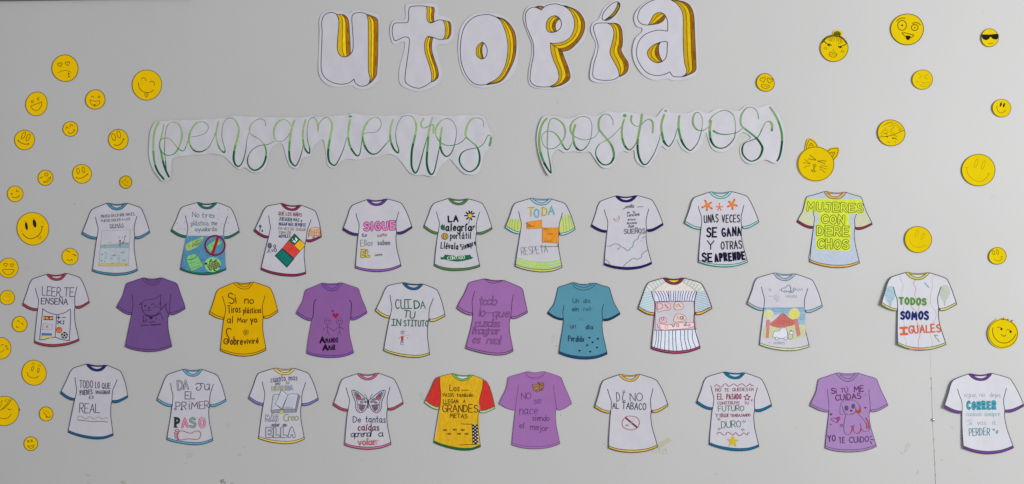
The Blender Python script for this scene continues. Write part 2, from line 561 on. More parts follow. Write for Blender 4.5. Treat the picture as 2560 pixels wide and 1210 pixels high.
# dark edge strip along the very top left, and a bead under it
mt = bpy.data.materials.new('dark_trim'); mt.use_nodes = True
bn = mt.node_tree.nodes['Principled BSDF']; bn.inputs['Base Color'].default_value = (.13, .13, .115, 1); bn.inputs['Roughness'].default_value = .6
nn_ = _noise(mt.node_tree, 40, 3, mt.node_tree.nodes.new('ShaderNodeTexCoord').outputs['Object'])
rr_ = mt.node_tree.nodes.new('ShaderNodeMapRange'); rr_.inputs['To Min'].default_value = .45; rr_.inputs['To Max'].default_value = .7
mt.node_tree.links.new(nn_.outputs['Fac'], rr_.inputs['Value']); mt.node_tree.links.new(rr_.outputs[0], bn.inputs['Roughness'])
tr = box('edge_moulding', -640, -27, 480, 4.2, 0.0, 7, mt)
tr.rotation_euler = (0, math.radians(-0.75), 0)
tr['label'] = 'dark narrow moulding along the top edge of the wall at far left'; tr['category'] = 'moulding'

# dome-headed screw in the panel joint
def screw():
    import bmesh
    bm = bmesh.new()
    R = 5.4 * MM
    rings = []
    for k in range(7):
        a = math.radians(90 * k / 6)
        r, d = R * math.cos(a), 3.2 * MM * math.sin(a) + .4 * MM
        rings.append([bm.verts.new((r * math.cos(2 * math.pi * i / 24), -d, r * math.sin(2 * math.pi * i / 24) * .86)) for i in range(24)] if k < 6 else [bm.verts.new((0, -d, 0))])
    base = [bm.verts.new((R * math.cos(2 * math.pi * i / 24), 0, R * math.sin(2 * math.pi * i / 24) * .86)) for i in range(24)]
    rings.insert(0, base)
    for a, b in zip(rings[:-1], rings[1:]):
        for i in range(24):
            j = (i + 1) % 24
            bm.faces.new([a[i], a[j], b[j], b[i]] if len(b) > 1 else [a[i], a[j], b[0]])
    for f in bm.faces: f.smooth = True
    bmesh.ops.recalc_face_normals(bm, faces=bm.faces)
    me = bpy.data.meshes.new('screw_head'); bm.to_mesh(me); bm.free()
    m = bpy.data.materials.new('screw_metal'); m.use_nodes = True
    b = m.node_tree.nodes['Principled BSDF']
    b.inputs['Base Color'].default_value = (.55, .55, .55, 1); b.inputs['Metallic'].default_value = 1; b.inputs['Roughness'].default_value = .22
    n = _noise(m.node_tree, 300, 2, m.node_tree.nodes.new('ShaderNodeTexCoord').outputs['Object'])
    r = m.node_tree.nodes.new('ShaderNodeMapRange'); r.inputs['To Min'].default_value = .12; r.inputs['To Max'].default_value = .34
    m.node_tree.links.new(n.outputs['Fac'], r.inputs['Value']); m.node_tree.links.new(r.outputs[0], b.inputs['Roughness'])
    me.materials.append(m)
    o = bpy.data.objects.new('screw_head', me)
    o.location = ((2332.5 - 1280) * MM, 0, CZ + (605 - 1049.5) * MM)
    COL.objects.link(o)
    o['label'] = 'shiny domed metal screw head set in the wall joint'; o['category'] = 'screw'
screw()

# remains of adhesive tape beside a shirt
TH = Thing('tape_strip', 'torn scrap of yellowed adhesive tape beside the hem of the tobacco shirt', 'tape', None, 1660, 1108, lambda x, y: 0.08)
P('tape_film')
sheet(1470, 925, .18182)
F([(955, 1020), (1000, 985), (1070, 950), (1110, 920), (1150, 975), (1090, 1010), (1020, 1060), (960, 1085)], (187, 186, 160), False, 'pencil')
P('tape_film')
F([(868, 1118), (930, 1095), (965, 1105), (960, 1135), (890, 1148)], (183, 182, 162), False, 'pencil')
TH.finish()

# ------------------------------------------------------------------ paper T-shirts
NAV = (38, 36, 58)
PW = {0: (157, 156, 163), 640: (163, 162, 169), 1280: (181, 180, 188), 1920: (199, 198, 207), 2560: (212, 213, 221)}
def white(px):
    k = sorted(PW)
    return tuple(float(np.interp(px, k, [PW[i][j] for i in k])) for j in range(3))
TPL = np.array([(395, 80), (545, 95), (705, 80), (895, 145), (1030, 510), (835, 602), (803, 430), (848, 1072), (530, 1140), (190, 1080), (268, 430), (235, 605), (32, 530), (190, 165), (233, 283), (842, 270), (545, 178)], float)
def tps(src, dst, reg=2.0):
    n = len(src)
    def U(r): return np.where(r == 0, 0, r * r * np.log(r + 1e-12))
    s = src / 1000.0
    K = U(np.linalg.norm(s[:, None] - s[None], axis=2)) + np.eye(n) * reg * 1e-4
    Pm = np.hstack([np.ones((n, 1)), s])
    A = np.zeros((n + 3, n + 3)); A[:n, :n] = K; A[:n, n:] = Pm; A[n:, :n] = Pm.T
    w = np.linalg.solve(A, np.vstack([dst, np.zeros((3, 2))]))
    def f(pts):
        q = np.array(pts, float) / 1000.0
        return [tuple(r) for r in U(np.linalg.norm(q[:, None] - s[None], axis=2)) @ w[:n] + np.hstack([np.ones((len(q), 1)), q]) @ w[n:]]
    return f
O_TOP = [(395, 80), (430, 76), (480, 88), (545, 95), (620, 90), (665, 80), (705, 80)]
O_RSH = [(705, 80), (800, 108), (895, 145), (930, 200), (970, 300), (1005, 410), (1028, 490), (1031, 511)]
O_RSL = [(1031, 511), (950, 565), (885, 597), (840, 603), (828, 596), (812, 562)]
O_RBD = [(812, 562), (803, 625), (800, 700), (808, 820), (830, 950), (847, 1055), (849, 1071)]
O_HEM = [(849, 1071), (780, 1100), (680, 1128), (530, 1140), (380, 1128), (270, 1105), (190, 1079)]
O_LBD = [(190, 1079), (193, 1045), (205, 930), (222, 800), (238, 680), (250, 605), (259, 555)]
O_LSL = [(259, 555), (247, 592), (235, 606), (195, 604), (120, 580), (32, 530)]
O_LSH = [(32, 530), (42, 500), (75, 420), (110, 330), (140, 240), (163, 196), (190, 165), (270, 128), (395, 80)]
SEGS = [O_TOP, O_RSH, O_RSL, O_RBD, O_HEM, O_LBD, O_LSL, O_LSH]
HEM_I = [(193, 1052), (270, 1078), (380, 1098), (530, 1108), (680, 1098), (780, 1072), (847, 1044)]
LSB_I = [(42, 499), (110, 540), (180, 568), (246, 577)]
LSB_O = [(32, 530), (120, 580), (195, 604), (236, 605)]
RSB_I = [(1027, 485), (950, 532), (890, 560), (823, 573)]
RSB_O = [(1031, 511), (950, 565), (885, 597), (836, 602)]
COL_O = [(397, 80), (430, 125), (480, 163), (545, 178), (610, 165), (662, 125), (703, 80)]
COL_I = [(440, 88), (490, 130), (545, 147), (600, 132), (658, 88)]
COL_B = [(446, 99), (490, 106), (545, 109), (600, 106), (650, 97)]
ARM_L = [(233, 283), (250, 365), (268, 430), (268, 490), (257, 560), (249, 610)]
ARM_R = [(842, 270), (820, 350), (804, 420), (803, 500), (810, 560), (806, 620)]
LSLEEVE = [(163, 196), (140, 240), (110, 330), (75, 420), (42, 499), (110, 540), (180, 568), (246, 577), (268, 490), (268, 430), (250, 365), (233, 283)]
RSLEEVE = [(900, 155), (930, 200), (970, 300), (1005, 410), (1027, 485), (950, 532), (890, 560), (823, 573), (803, 500), (804, 420), (820, 350), (842, 270)]
BODY = [(233, 283), (250, 365), (268, 430), (268, 490), (257, 560), (238, 680), (222, 800), (205, 930), (193, 1052), (380, 1098), (530, 1108), (680, 1098), (847, 1044), (830, 950), (808, 820), (800, 700), (803, 500), (804, 420), (820, 350), (842, 270), (890, 150), (800, 112), (700, 90), (610, 165), (545, 178), (480, 163), (400, 90), (270, 130), (195, 168)]

def shirt_depth(cx, cy, seed, lift):
    r = random.Random(seed)
    ph = [r.uniform(0, 6.28) for _ in range(5)]
    a = r.uniform(.25, .5); lx, ly = r.uniform(60, 95), r.uniform(85, 140)
    L, R, B, TP, crease = lift
    def f(x, y):
        u, v = (x - cx) / 90.0, (y - cy) / 95.0
        d = .35 + a * (1 + math.sin(x / lx * 6.28 + ph[0]) * math.cos(y / ly * 6.28 + ph[1])) 
        d += .28 * (1 + math.sin((x * .6 + y) / 47.0 + ph[2]))
        d += L * max(0, -u - .15) ** 2 + R * max(0, u - .15) ** 2 + B * max(0, v - .1) ** 2 + TP * max(0, -v - .3) ** 2
        d += L * .5 * max(0, -u) * max(0, v)
        if crease: d += crease * (math.sqrt(.002 + (u * 1.0 + .02) ** 2))
        return d
    return f

SHIRTS = []
def shirt(x0, y0, s, lm, trim, line, label, lift=(1.4, 0.7, 0.9, 0.3, 0), paper=None, lw=1.55, edge=None):
    """start one shirt: fitted outline on its paper, trims and pen outline; the caller draws on it and calls done()"""
    global TH
    dst = np.array([(x0 + a * s, y0 + b * s) for a, b in lm])
    f = tps(TPL, dst)
    cx, cy = float(dst[:, 0].mean()), float((dst[0, 1] + dst[8, 1]) / 2)
    seed = len(SHIRTS) * 17 + 5
    random.seed(seed)
    TH = Thing('paper_shirt', label, 'paper shirt', 'paper T-shirts stuck on the wall', cx, cy, shirt_depth(cx, cy, seed, lift))
    SHIRTS.append(TH)
    TH.f = f; TH.pc = paper or white(cx)
    out = []
    for sg in SEGS: out += [tuple(q) for q in catmull(f(sg), False, 4.0)[:-1]]
    P('paper')
    poly(grow(out, .75), ink(albedo(TH.pc, cx), 'paper'), 0.0, 7.0, True, 0.16)
    sheet(x0, y0, s)
    TH.trim, TH.line, TH.lw, TH.edge = trim, line, lw, edge
    TH.arm = True; TH.collar = True
    return TH
def strip(a, b, c, kind='fill'):
    q = catmull(TH.f(a)) + catmull(TH.f(b))[::-1]
    poly(q, colr(c, kind), TH.lay); TH.lay += .006
def tline(pts, w, c, f=True):
    ribbon(catmull(TH.f(pts)) if f else catmull([W(p) for p in pts]), w, colr(c), TH.lay); TH.lay += .006
def tint(pts, c, kind='pencil'):
    poly(catmull(TH.f(pts), True), colr(c, kind), TH.lay); TH.lay += .006
def dark(c, k=.5): return tuple(v * k for v in c)
def trims(collar=True, sleeves=True, hem=True, arms=True, cw=None):
    ct, st, ht = TH.trim
    ln, lw = TH.line, TH.lw
    def ed(c): return TH.edge or tuple(.45 * a + .35 * b for a, b in zip(dark(c, .75), ln))
    if sleeves:
        for a, b in ((LSB_I, LSB_O), (RSB_I, RSB_O)):
            P('sleeve_band')
            if st: strip(a, b, st)
            e = ed(st) if st else ln
            tline(a, lw * 1.05, e); tline(b, lw * 1.3, e)
    if hem:
        P('hem_band')
        if ht: strip(HEM_I, O_HEM[::-1], ht)
        e = ed(ht) if ht else ln
        tline(HEM_I, lw * 1.05, e); tline(O_HEM, lw * 1.4, e)
    if collar:
        P('collar')
        if ct:
            strip(COL_O, COL_I, ct); strip(O_TOP, COL_B, ct)
        e = ed(ct) if ct else ln
        tline(COL_O, lw, e); tline(COL_I, lw * .95, e); tline(COL_B, lw * .8, e); tline(O_TOP, lw, e)
    P('outline')
    for sg in (O_RSH, O_RSL[3:], O_RBD): tline(sg, lw, ln)
    P('outline')
    for sg in (O_LSH, O_LSL[:3], O_LBD): tline(sg, lw, ln)
    if arms:
        P('armhole_seam'); tline(ARM_L, lw, ln)
        P('armhole_seam'); tline(ARM_R, lw, ln)
def done():
    global TH
    TH.finish(); TH = None

# --- top row
shirt(200, 495, .16949, [(395, 80), (545, 95), (705, 80), (895, 145), (1030, 510), (835, 602), (803, 430), (848, 1072), (530, 1140), (190, 1080), (268, 430), (235, 605), (32, 530), (190, 165), (233, 283), (842, 270), (545, 178)],
      [(66, 124, 148)] * 3, NAV, 'white shirt with teal trim and a pencilled seabed scene under faint grey lettering', (1, .7, .5, .3, 0))
trims()
g = (74, 74, 88)
P('lettering')
T('PIENSA EN LO QUE HACES,', 315, 292, 815, 252, 40, 6, g); T('PUEDE DOLER A LOS', 318, 357, 742, 326, 36, 6, g); T('DEMÁS', 450, 437, 645, 428, 50, 6, g)
S([(445, 447), (540, 440), (645, 434)], 6, g)
P('sea_scene')
F([(300, 690), (725, 665), (722, 738), (297, 742)], (126, 146, 152), kind='pencil'); F([(297, 740), (722, 736), (715, 958), (286, 965)], (146, 157, 164), kind='pencil'); F([(286, 962), (715, 950), (713, 1000), (282, 1004)], (166, 156, 108), kind='pencil')
S([(325, 482), (745, 470), (715, 1003), (280, 1004), (325, 482)], 3.5, (125, 125, 135), False)
S([(598, 668), (720, 664)], 7, (60, 60, 75)); S([(590, 715), (580, 640), (600, 620), (597, 715)], 6, (70, 70, 85)); S([(650, 662), (655, 610), (670, 562)], 5, (60, 62, 75))
for x, y, r in ((670, 562, 11), (577, 577, 8), (628, 580, 7), (635, 660, 14), (597, 632, 11), (370, 706, 9), (378, 803, 10), (400, 830, 9), (330, 834, 11), (372, 855, 7), (390, 876, 8), (366, 897, 6), (320, 925, 12), (370, 937, 9), (575, 850, 7), (588, 880, 8), (568, 897, 7), (584, 912, 7), (572, 940, 7), (576, 965, 6), (480, 965, 9), (685, 985, 10)): dot(x, y, r, (70, 78, 90), r * .7)
for x, y in ((635, 802), (650, 920)): S([(x - 22, y - 6), (x + 25, y - 8), (x + 20, y + 8), (x - 20, y + 8)], 5, (88, 96, 108), False, True)
S([(420, 668), (440, 652), (470, 660)], 5, (130, 140, 150)); F(ell(505, 845, 36, 11, -12, 10), (140, 118, 110), kind='pencil'); F(ell(462, 895, 24, 14, 0, 9), (138, 140, 166), kind='pencil')
done()

shirt(420, 490, .16949, [(428, 98), (570, 118), (730, 100), (920, 175), (1053, 535), (848, 628), (830, 460), (857, 1085), (540, 1162), (190, 1085), (292, 440), (258, 612), (48, 520), (220, 162), (260, 292), (878, 298), (575, 192)],
      [(26, 104, 84)] * 3, (44, 42, 62), 'white shirt with green trim, blue sea with turtle and red ban sign', (1.6, .7, .5, .3, 0))
trims()
P('lettering')
g = (38, 100, 98)
T('No tires', 360, 308, 702, 326, 78, 7, g); T('plástico, me', 345, 436, 725, 432, 72, 7, g); T('ayudarás', 402, 520, 722, 516, 64, 7, g)
P('speckles')
for x, y in ((212, 275), (243, 386), (325, 182), (423, 175), (750, 182), (885, 205), (910, 325), (890, 402), (795, 410), (740, 340), (560, 350), (140, 405), (150, 492), (185, 482), (920, 545), (243, 488), (840, 520), (330, 540), (650, 180), (880, 270)): dot(x, y, 6, (120, 120, 135))
P('sea')
F([(272, 586), (560, 588), (830, 580), (838, 650), (845, 850), (855, 1062), (780, 1092), (660, 1118), (500, 1130), (380, 1118), (260, 1085), (200, 1050), (222, 900), (248, 720)], (70, 124, 160))
for x, y in ((300, 622), (430, 812), (265, 868), (785, 912), (520, 942), (245, 1042), (520, 1100), (590, 872)): S([(x - 28, y - 3), (x, y + 4), (x + 28, y)], 5, (42, 78, 112))
P('bottle')
F([(262, 740), (300, 690), (420, 640), (522, 602), (515, 655), (440, 745), (310, 805), (275, 790)], (138, 172, 98), True)
S([(300, 770), (335, 705), (440, 660), (500, 648), (450, 715), (335, 755)], 7, (44, 58, 44))
for k in range(8): S([(345 + k * 16, 712 - k * 6), (350 + k * 16, 752 - k * 6)], 6, (44, 58, 44))
ring(306, 755, 22, 6, (150, 140, 80), 38, 15)
P('cup')
F([(265, 925), (300, 880), (370, 850), (432, 862), (525, 1032), (350, 1116)], (112, 174, 108), edge=(50, 110, 70), ew=6)
S([(270, 935), (330, 940), (400, 912), (436, 870)], 14, (64, 120, 66)); S([(310, 1000), (410, 968)], 6, (50, 110, 70)); S([(330, 1075), (470, 1032)], 6, (50, 110, 70)); S([(425, 995), (460, 990)], 6, (50, 110, 70))
P('ban_sign')
F([(568, 745), (600, 715), (740, 620), (800, 690), (720, 750), (622, 832)], (120, 178, 110), edge=(56, 116, 70), ew=6)
for k in range(4): S([(590 + k * 52, 742 - k * 30), (630 + k * 50, 800 - k * 34)], 6, (50, 90, 52))
S([(525, 790), (545, 830), (590, 870)], 10, (60, 140, 110))
ring(695, 730, 145, 26, (106, 24, 54), 143); S([(738, 612), (700, 730), (662, 848)], 42, (146, 22, 38))
P('turtle')
F(ell(662, 1012, 122, 105, 0, 20, .04), (128, 186, 106), True)
F(ell(672, 1020, 92, 58, -4, 18), (116, 132, 72), True, edge=(34, 44, 36), ew=8)
for x, y, r in ((625, 1010, 24), (672, 995, 24), (715, 1012, 22), (655, 1048, 20), (700, 1045, 20)): ring(x, y, r, 5, (52, 62, 42), r * .75)
for a in ([(620, 975), (632, 942), (650, 940)], [(690, 965), (708, 942), (722, 946)], [(605, 1062), (625, 1092), (640, 1090)], [(675, 1075), (690, 1100), (705, 1095)], [(762, 1040), (776, 1042)]): S(a, 14, (24, 30, 28))
dot(564, 997, 18, (24, 30, 28))
done()

shirt(630, 490, .17352, [(415, 108), (560, 140), (712, 135), (905, 215), (1000, 590), (800, 660), (800, 490), (775, 1120), (470, 1150), (135, 1060), (267, 430), (222, 605), (35, 505), (222, 150), (243, 285), (852, 342), (570, 210)],
      [(134, 34, 66)] * 3, NAV, 'tilted white shirt with crimson trim and a tilted red, yellow and green playing field', (1.8, .6, .6, .3, 0))
trims()
P('lettering')
T('QUE LOS NIÑOS', 385, 274, 715, 297, 48, 10, (124, 24, 54)); T('JUEGUEN MÁS y', 392, 350, 720, 372, 46, 9, (34, 54, 66)); T('HAGAN MÁS DEPORTE', 390, 422, 775, 442, 44, 10, (34, 24, 92)); T('EN VEZ DE JUGAR', 385, 486, 775, 506, 38, 8, (134, 92, 72)); T('CON LOS', 390, 540, 578, 542, 32, 7, (64, 66, 68)); T('MÓVILES', 392, 602, 552, 596, 42, 13, (34, 24, 92))
T('8', 322, 805, 358, 800, 95, 9, (50, 50, 110)); T('V', 285, 808, 310, 806, 40, 6, (60, 60, 110))
P('playing_field')
F([(615, 545), (692, 628), (610, 712), (525, 650)], (22, 92, 60)); F([(612, 577), (662, 627), (614, 682), (560, 640)], (200, 205, 205), kind='pencil')
for x, y in ((612, 607), (590, 636), (625, 642)): dot(x, y, 10, (24, 30, 34))
F([(690, 634), (770, 705), (690, 792), (608, 712)], (222, 168, 28)); F([(522, 652), (612, 712), (690, 790), (605, 897), (440, 755)], (202, 58, 52)); F([(436, 762), (602, 905), (505, 1025), (338, 860)], (18, 108, 102))
for a in ([(436, 762), (602, 905)], [(602, 905), (505, 1022), (340, 860), (436, 762)]): S(a, 15, (20, 58, 52), False)
S([(522, 652), (440, 755), (605, 897), (770, 705), (615, 545), (522, 652)], 7, (56, 44, 36), False); S([(690, 634), (608, 712), (690, 790)], 6, (90, 60, 30), False)
S([(540, 770), (580, 762), (575, 742)], 5, (120, 40, 40))
P('net_figure')
F(ell(258, 715, 31, 42, 0, 14), (54, 82, 116)); ring(258, 706, 16, 7, (170, 70, 84)); S([(250, 755), (245, 780), (222, 818)], 7, (40, 44, 58)); S([(248, 775), (270, 815)], 6, (40, 44, 58)); S([(235, 790), (238, 815)], 5, (60, 60, 80))
P('sleeve_emblem')
dot(122, 437, 20, (50, 56, 110), 22); ring(122, 437, 9, 4, (120, 120, 150)); S([(122, 455), (116, 508)], 8, (40, 44, 72)); F([(152, 475), (138, 515), (162, 516)], (34, 36, 62))
P('goal_net')
F([(818, 592), (830, 500), (860, 466), (940, 460), (980, 475), (986, 582), (900, 572)], (214, 176, 146), kind='pencil')
for k in range(7): S([(835 + k * 24, 480 + abs(k - 3) * 4), (828 + k * 25, 585 - k * 1)], 5.5, (128, 66, 26))
for k in range(5): S([(835, 490 + k * 20), (985, 480 + k * 22)], 5.5, (128, 66, 26))
S([(814, 592), (828, 500), (860, 463), (940, 458), (982, 474), (990, 580)], 8, (150, 84, 40)); ring(892, 605, 14, 8, (36, 50, 70))
done()

shirt(850, 485, .16949, [(393, 85), (530, 98), (705, 75), (900, 135), (1063, 500), (860, 595), (828, 415), (900, 1065), (570, 1145), (232, 1090), (280, 430), (255, 612), (45, 530), (190, 165), (236, 288), (866, 265), (545, 172)],
      [(92, 52, 136), (72, 44, 118), (138, 86, 168)], NAV, 'white shirt with purple trim and pink bubble letters reading SIGUE', (1.5, .8, .8, .3, 0))
trims()
P('lettering')
T('SIGUE', 362, 533, 810, 518, 108, 42, (70, 22, 92), (226, 116, 176), 25, jit=.02)
T('tus', 315, 632, 480, 626, 56, 8, (84, 88, 122), slant=.3, join=True); T('sueños', 548, 632, 832, 610, 50, 9, (154, 104, 96), slant=.3, join=True)
T('Ellos', 306, 770, 482, 760, 88, 8, (112, 114, 108)); T('saben', 560, 752, 735, 748, 70, 10, (78, 88, 112)); T('EL', 322, 918, 432, 920, 88, 34, (48, 44, 36), (218, 190, 48), 19, jit=.03); T('camino', 512, 916, 816, 890, 36, 7, (62, 88, 88), slant=.3, join=True)
done()

shirt(1050, 480, .16949, [(415, 98), (560, 115), (720, 103), (910, 165), (1063, 545), (860, 625), (833, 460), (882, 1100), (490, 1158), (215, 1088), (285, 440), (250, 622), (57, 520), (215, 165), (245, 295), (878, 298), (570, 192)],
      [(78, 126, 60), (82, 130, 62), (80, 130, 66)], (58, 54, 76), 'white shirt with green trim, black lettering about portable joy and a dark-petalled daisy', (1.2, .8, 1.4, .3, 0))
trims()
P('lettering')
k = (24, 28, 46)
T('LA', 422, 438, 575, 432, 82, 24, k, jit=.02); T('alegría', 382, 570, 760, 574, 108, 20, k); T('portátil', 448, 690, 748, 686, 92, 15, (28, 50, 54)); T('Llévala', 308, 830, 560, 846, 92, 14, k); T('Siempre', 616, 852, 828, 780, 82, 14, k)
P('leaf')
F([(305, 512), (330, 480), (345, 500), (362, 485), (364, 560), (318, 552)], (26, 112, 72), edge=(20, 50, 40), ew=7); P('leaf'); S([(752, 555), (770, 520), (805, 498), (790, 530), (765, 560)], 12, (30, 50, 48))
P('badge')
dot(367, 655, 46, (208, 164, 66)); ring(367, 655, 46, 9, (60, 52, 40)); T('ES', 345, 682, 390, 682, 52, 8, (52, 46, 40))
P('ribbon')
F([(310, 962), (350, 968), (372, 926), (460, 940), (548, 946), (640, 940), (738, 930), (752, 958), (782, 965), (755, 985), (738, 988), (640, 1012), (548, 1022), (450, 1010), (352, 988), (312, 992)], (24, 104, 64), edge=(16, 62, 44), ew=7)
T('CONTIGO', 405, 1000, 695, 982, 46, 9, (206, 218, 210))
P('daisy')
for i, a in enumerate((-100, -68, -35, 15, 70, 130, 180, 222)):
    r = math.radians(a); S([(738 + 36 * math.cos(r), 348 + 36 * math.sin(r)), (738 + 74 * math.cos(r), 348 + 66 * math.sin(r))], 20, (26, 28, 46))
dot(738, 348, 30, (222, 176, 40)); S([(738, 378), (725, 440), (692, 492)], 7, (50, 96, 70))
done()

shirt(1250, 480, .17361, [(430, 95), (590, 105), (745, 103), (930, 165), (1080, 540), (875, 620), (855, 460), (893, 1085), (590, 1150), (223, 1070), (305, 435), (275, 602), (78, 512), (225, 160), (270, 282), (898, 303), (595, 188)],
      [(146, 194, 206), (158, 212, 214), (214, 202, 100)], (44, 50, 70), 'white shirt with striped green sleeves, two orange note squares and the word TODA', (2.4, .8, 1.0, .3, 0), edge=(40, 84, 100))
P('sleeve_stripes')
F([(142, 380), (210, 398), (285, 402), (302, 438), (298, 505), (280, 577), (190, 560), (88, 496)], (204, 200, 84), kind='pencil')
Q_ = TH.cur; P('sleeve_stripes'); F([(1003, 320), (1040, 420), (1075, 522), (1000, 568), (880, 602), (862, 560), (856, 450), (895, 358)], (204, 204, 96), kind='pencil')
TH.cur, Q_ = Q_, TH.cur
for x in (150, 185, 225, 265): S([(x, 395 if x > 160 else 388), (x - 12, 470), (x - 14, 545 if x > 160 else 520)], 14, (122, 184, 140))
TH.cur = Q_
for x in (895, 935, 980): S([(x, 352 - (x - 895) * .3), (x + 15, 460), (x + 22, 568 - (x - 895) * .35)], 15, (128, 190, 150))
S([(1005, 345), (1050, 530)], 12, (128, 190, 150))
P('hem_stripes')
F([(262, 935), (400, 982), (520, 1000), (700, 1002), (868, 962), (888, 1062), (720, 1108), (600, 1120), (420, 1108), (240, 1052)], (192, 204, 104), kind='pencil')
for dy, w in ((10, 16), (50, 15), (88, 14)): S([(262 - dy * .2, 940 + dy), (420, 990 + dy), (560, 1005 + dy), (720, 1002 + dy), (872, 968 + dy)], w, (138, 196, 162))
trims()
P('lettering')
for ch, a, b, c in (('T', 398, 492, (214, 192, 72)), ('O', 492, 562, (128, 194, 210)), ('D', 608, 680, (214, 192, 72)), ('A', 700, 782, (128, 194, 210))):
    y = {'T': 345, 'O': 365, 'D': 345, 'A': 325}[ch]
    T(ch, a, y, b, y, 118, 22, c, jit=.01); T(ch, a + 4, y, b - 4, y, 118, 6, (78, 94, 74), jit=.02)
T('RESPETA', 312, 908, 692, 872, 112, 5, (104, 104, 120)); squig(570, 790, 835, 782, 14, 10, 5, (70, 70, 90)); S([(832, 755), (834, 788)], 5, (70, 70, 90))
P('note_square')
F([(380, 435), (600, 403), (604, 520), (388, 532)], (226, 146, 44), edge=(176, 104, 34), ew=5)
T('Da', 398, 505, 440, 500, 52, 5, (60, 40, 30)); squig(440, 495, 495, 492, 8, 4, 5, (60, 40, 30))
P('note_square')
F([(610, 516), (846, 516), (836, 736), (608, 726)], (226, 144, 42), edge=(176, 104, 34), ew=5)
for a in ((625, 530, 685, 535), (690, 605, 760, 605), (642, 706, 738, 708)): squig(*a, 10, 5, 5, (60, 40, 30))
done()

shirt(1470, 475, .16949, [(400, 90), (555, 103), (730, 83), (935, 145), (1105, 515), (890, 615), (858, 435), (938, 1090), (590, 1172), (240, 1105), (287, 445), (265, 625), (47, 540), (190, 165), (240, 292), (896, 278), (565, 180)],
      [(36, 30, 96)] * 3, NAV, 'white shirt with solid navy trim, a thin red moon and blue cloud outlines', (1.6, .8, 1.2, .3, 0), edge=(30, 26, 84), lw=1.45)
trims()
k = (28, 28, 62)
P('lettering')
T('confía', 545, 268, 735, 254, 46, 8, k, slant=.3, join=True); S([(508, 282), (530, 280), (548, 262)], 7, k); S([(725, 252), (770, 246), (812, 250)], 7, k)
T('en', 578, 345, 615, 343, 34, 11, k); T('tu', 660, 338, 692, 336, 36, 9, k); T('CAPACIDAD', 580, 396, 760, 376, 34, 8, k); T('de hacer', 586, 450, 706, 444, 28, 9, k); T('REALIDAD', 578, 506, 720, 498, 27, 8, k); T('tus', 592, 556, 690, 548, 46, 8, k, slant=.3); T('SUEÑOS', 535, 645, 842, 628, 62, 13, k, (188, 187, 196), 4)
P('moon')
S([(372, 418), (395, 455), (425, 464), (455, 445), (466, 410), (454, 380)], 6, (196, 124, 124)); S([(378, 424), (400, 438), (430, 428), (448, 405), (454, 382)], 6, (196, 124, 124))
cl = (64, 124, 146)
P('cloud_outline')
S([(285, 828), (315, 824), (340, 828), (360, 805), (410, 795), (460, 808), (485, 835), (520, 850), (550, 870), (570, 888), (612, 888), (620, 860), (660, 835), (668, 780), (700, 740), (740, 715), (745, 680), (780, 648), (820, 640), (860, 632)], 7, cl)
P('cloud_outline'); S([(515, 1140), (560, 1085), (600, 1055), (650, 1015), (690, 1010), (725, 1022), (785, 995), (795, 950), (840, 910), (890, 880)], 7, cl); P('cloud_outline'); S([(250, 1020), (290, 1050), (315, 1085), (320, 1105)], 6, (58, 80, 130))
for a in ([(440, 880), (450, 862), (470, 852)], [(805, 715), (815, 698), (835, 685)]): S(a, 6, (60, 70, 90))
dot(784, 748, 6, (150, 140, 140))
done()

shirt(1700, 465, .17361, [(420, 90), (580, 100), (750, 82), (955, 145), (1132, 520), (915, 615), (880, 440), (968, 1095), (620, 1165), (268, 1095), (308, 440), (285, 625), (65, 535), (210, 165), (260, 292), (918, 280), (590, 183)],
      [(158, 214, 210)] * 3, (44, 40, 62), 'white shirt with pale aqua trim and three orange starfish above black lettering', (3.2, .8, 1.2, .3, 0), edge=(52, 96, 100))
trims()
for c_, arms in (((388, 275), ((362, 212), (446, 240), (456, 324), (386, 350), (318, 310))), ((567, 300), ((566, 250), (610, 298), (590, 348), (546, 346), (524, 298))), ((750, 262), ((784, 196), (816, 284), (757, 332), (690, 298), (704, 226)))):
    P('starfish'); w = 26 if c_[0] != 567 else 16
    for a in arms: S([a, c_], w, (216, 92, 46))
    for a in arms: S([(a[0] * .75 + c_[0] * .25, a[1] * .75 + c_[1] * .25), c_], w * .55, (244, 140, 30))
    dot(c_[0], c_[1], w * .75, (244, 140, 30))
k = (28, 24, 54)
P('lettering')
T('UNAS VECES', 348, 525, 855, 515, 108, 13, k, jit=.05); T('SE', 385, 728, 522, 728, 125, 24, k); T('GANA', 610, 728, 880, 714, 118, 22, k, jit=.05); T('Y', 392, 912, 488, 914, 128, 14, k); T('OTRAS', 592, 912, 888, 900, 115, 14, k, jit=.05); T('SE', 322, 1085, 458, 1085, 115, 25, k); T('APRENDE', 510, 1085, 930, 1055, 105, 27, k, jit=.04)
done()

shirt(1980, 465, .17766, [(445, 82), (600, 97), (765, 90), (965, 155), (1125, 540), (910, 612), (880, 460), (945, 1085), (610, 1148), (248, 1065), (312, 430), (285, 597), (70, 505), (215, 150), (292, 365), (905, 395), (600, 180)],
      [(226, 176, 88), (158, 48, 70), (230, 184, 98)], (52, 56, 84), 'pale blue shirt with a bright yellow block of outlined letters about rights', (1.6, .7, .8, .3, 0))
P('body_tint')
tint(BODY, (190, 202, 222)); P('sleeve_tint'); tint(LSLEEVE, (208, 214, 178)); P('sleeve_tint'); tint(RSLEEVE, (206, 212, 176))
P('highlight_block')
F([(190, 178), (600, 176), (990, 190), (1004, 390), (802, 395), (800, 545), (832, 550), (810, 920), (560, 905), (335, 890), (335, 700), (330, 540), (376, 540), (376, 375), (185, 350)], (220, 236, 60))
trims()
P('lettering')
o, i = (58, 78, 26), (222, 238, 66)
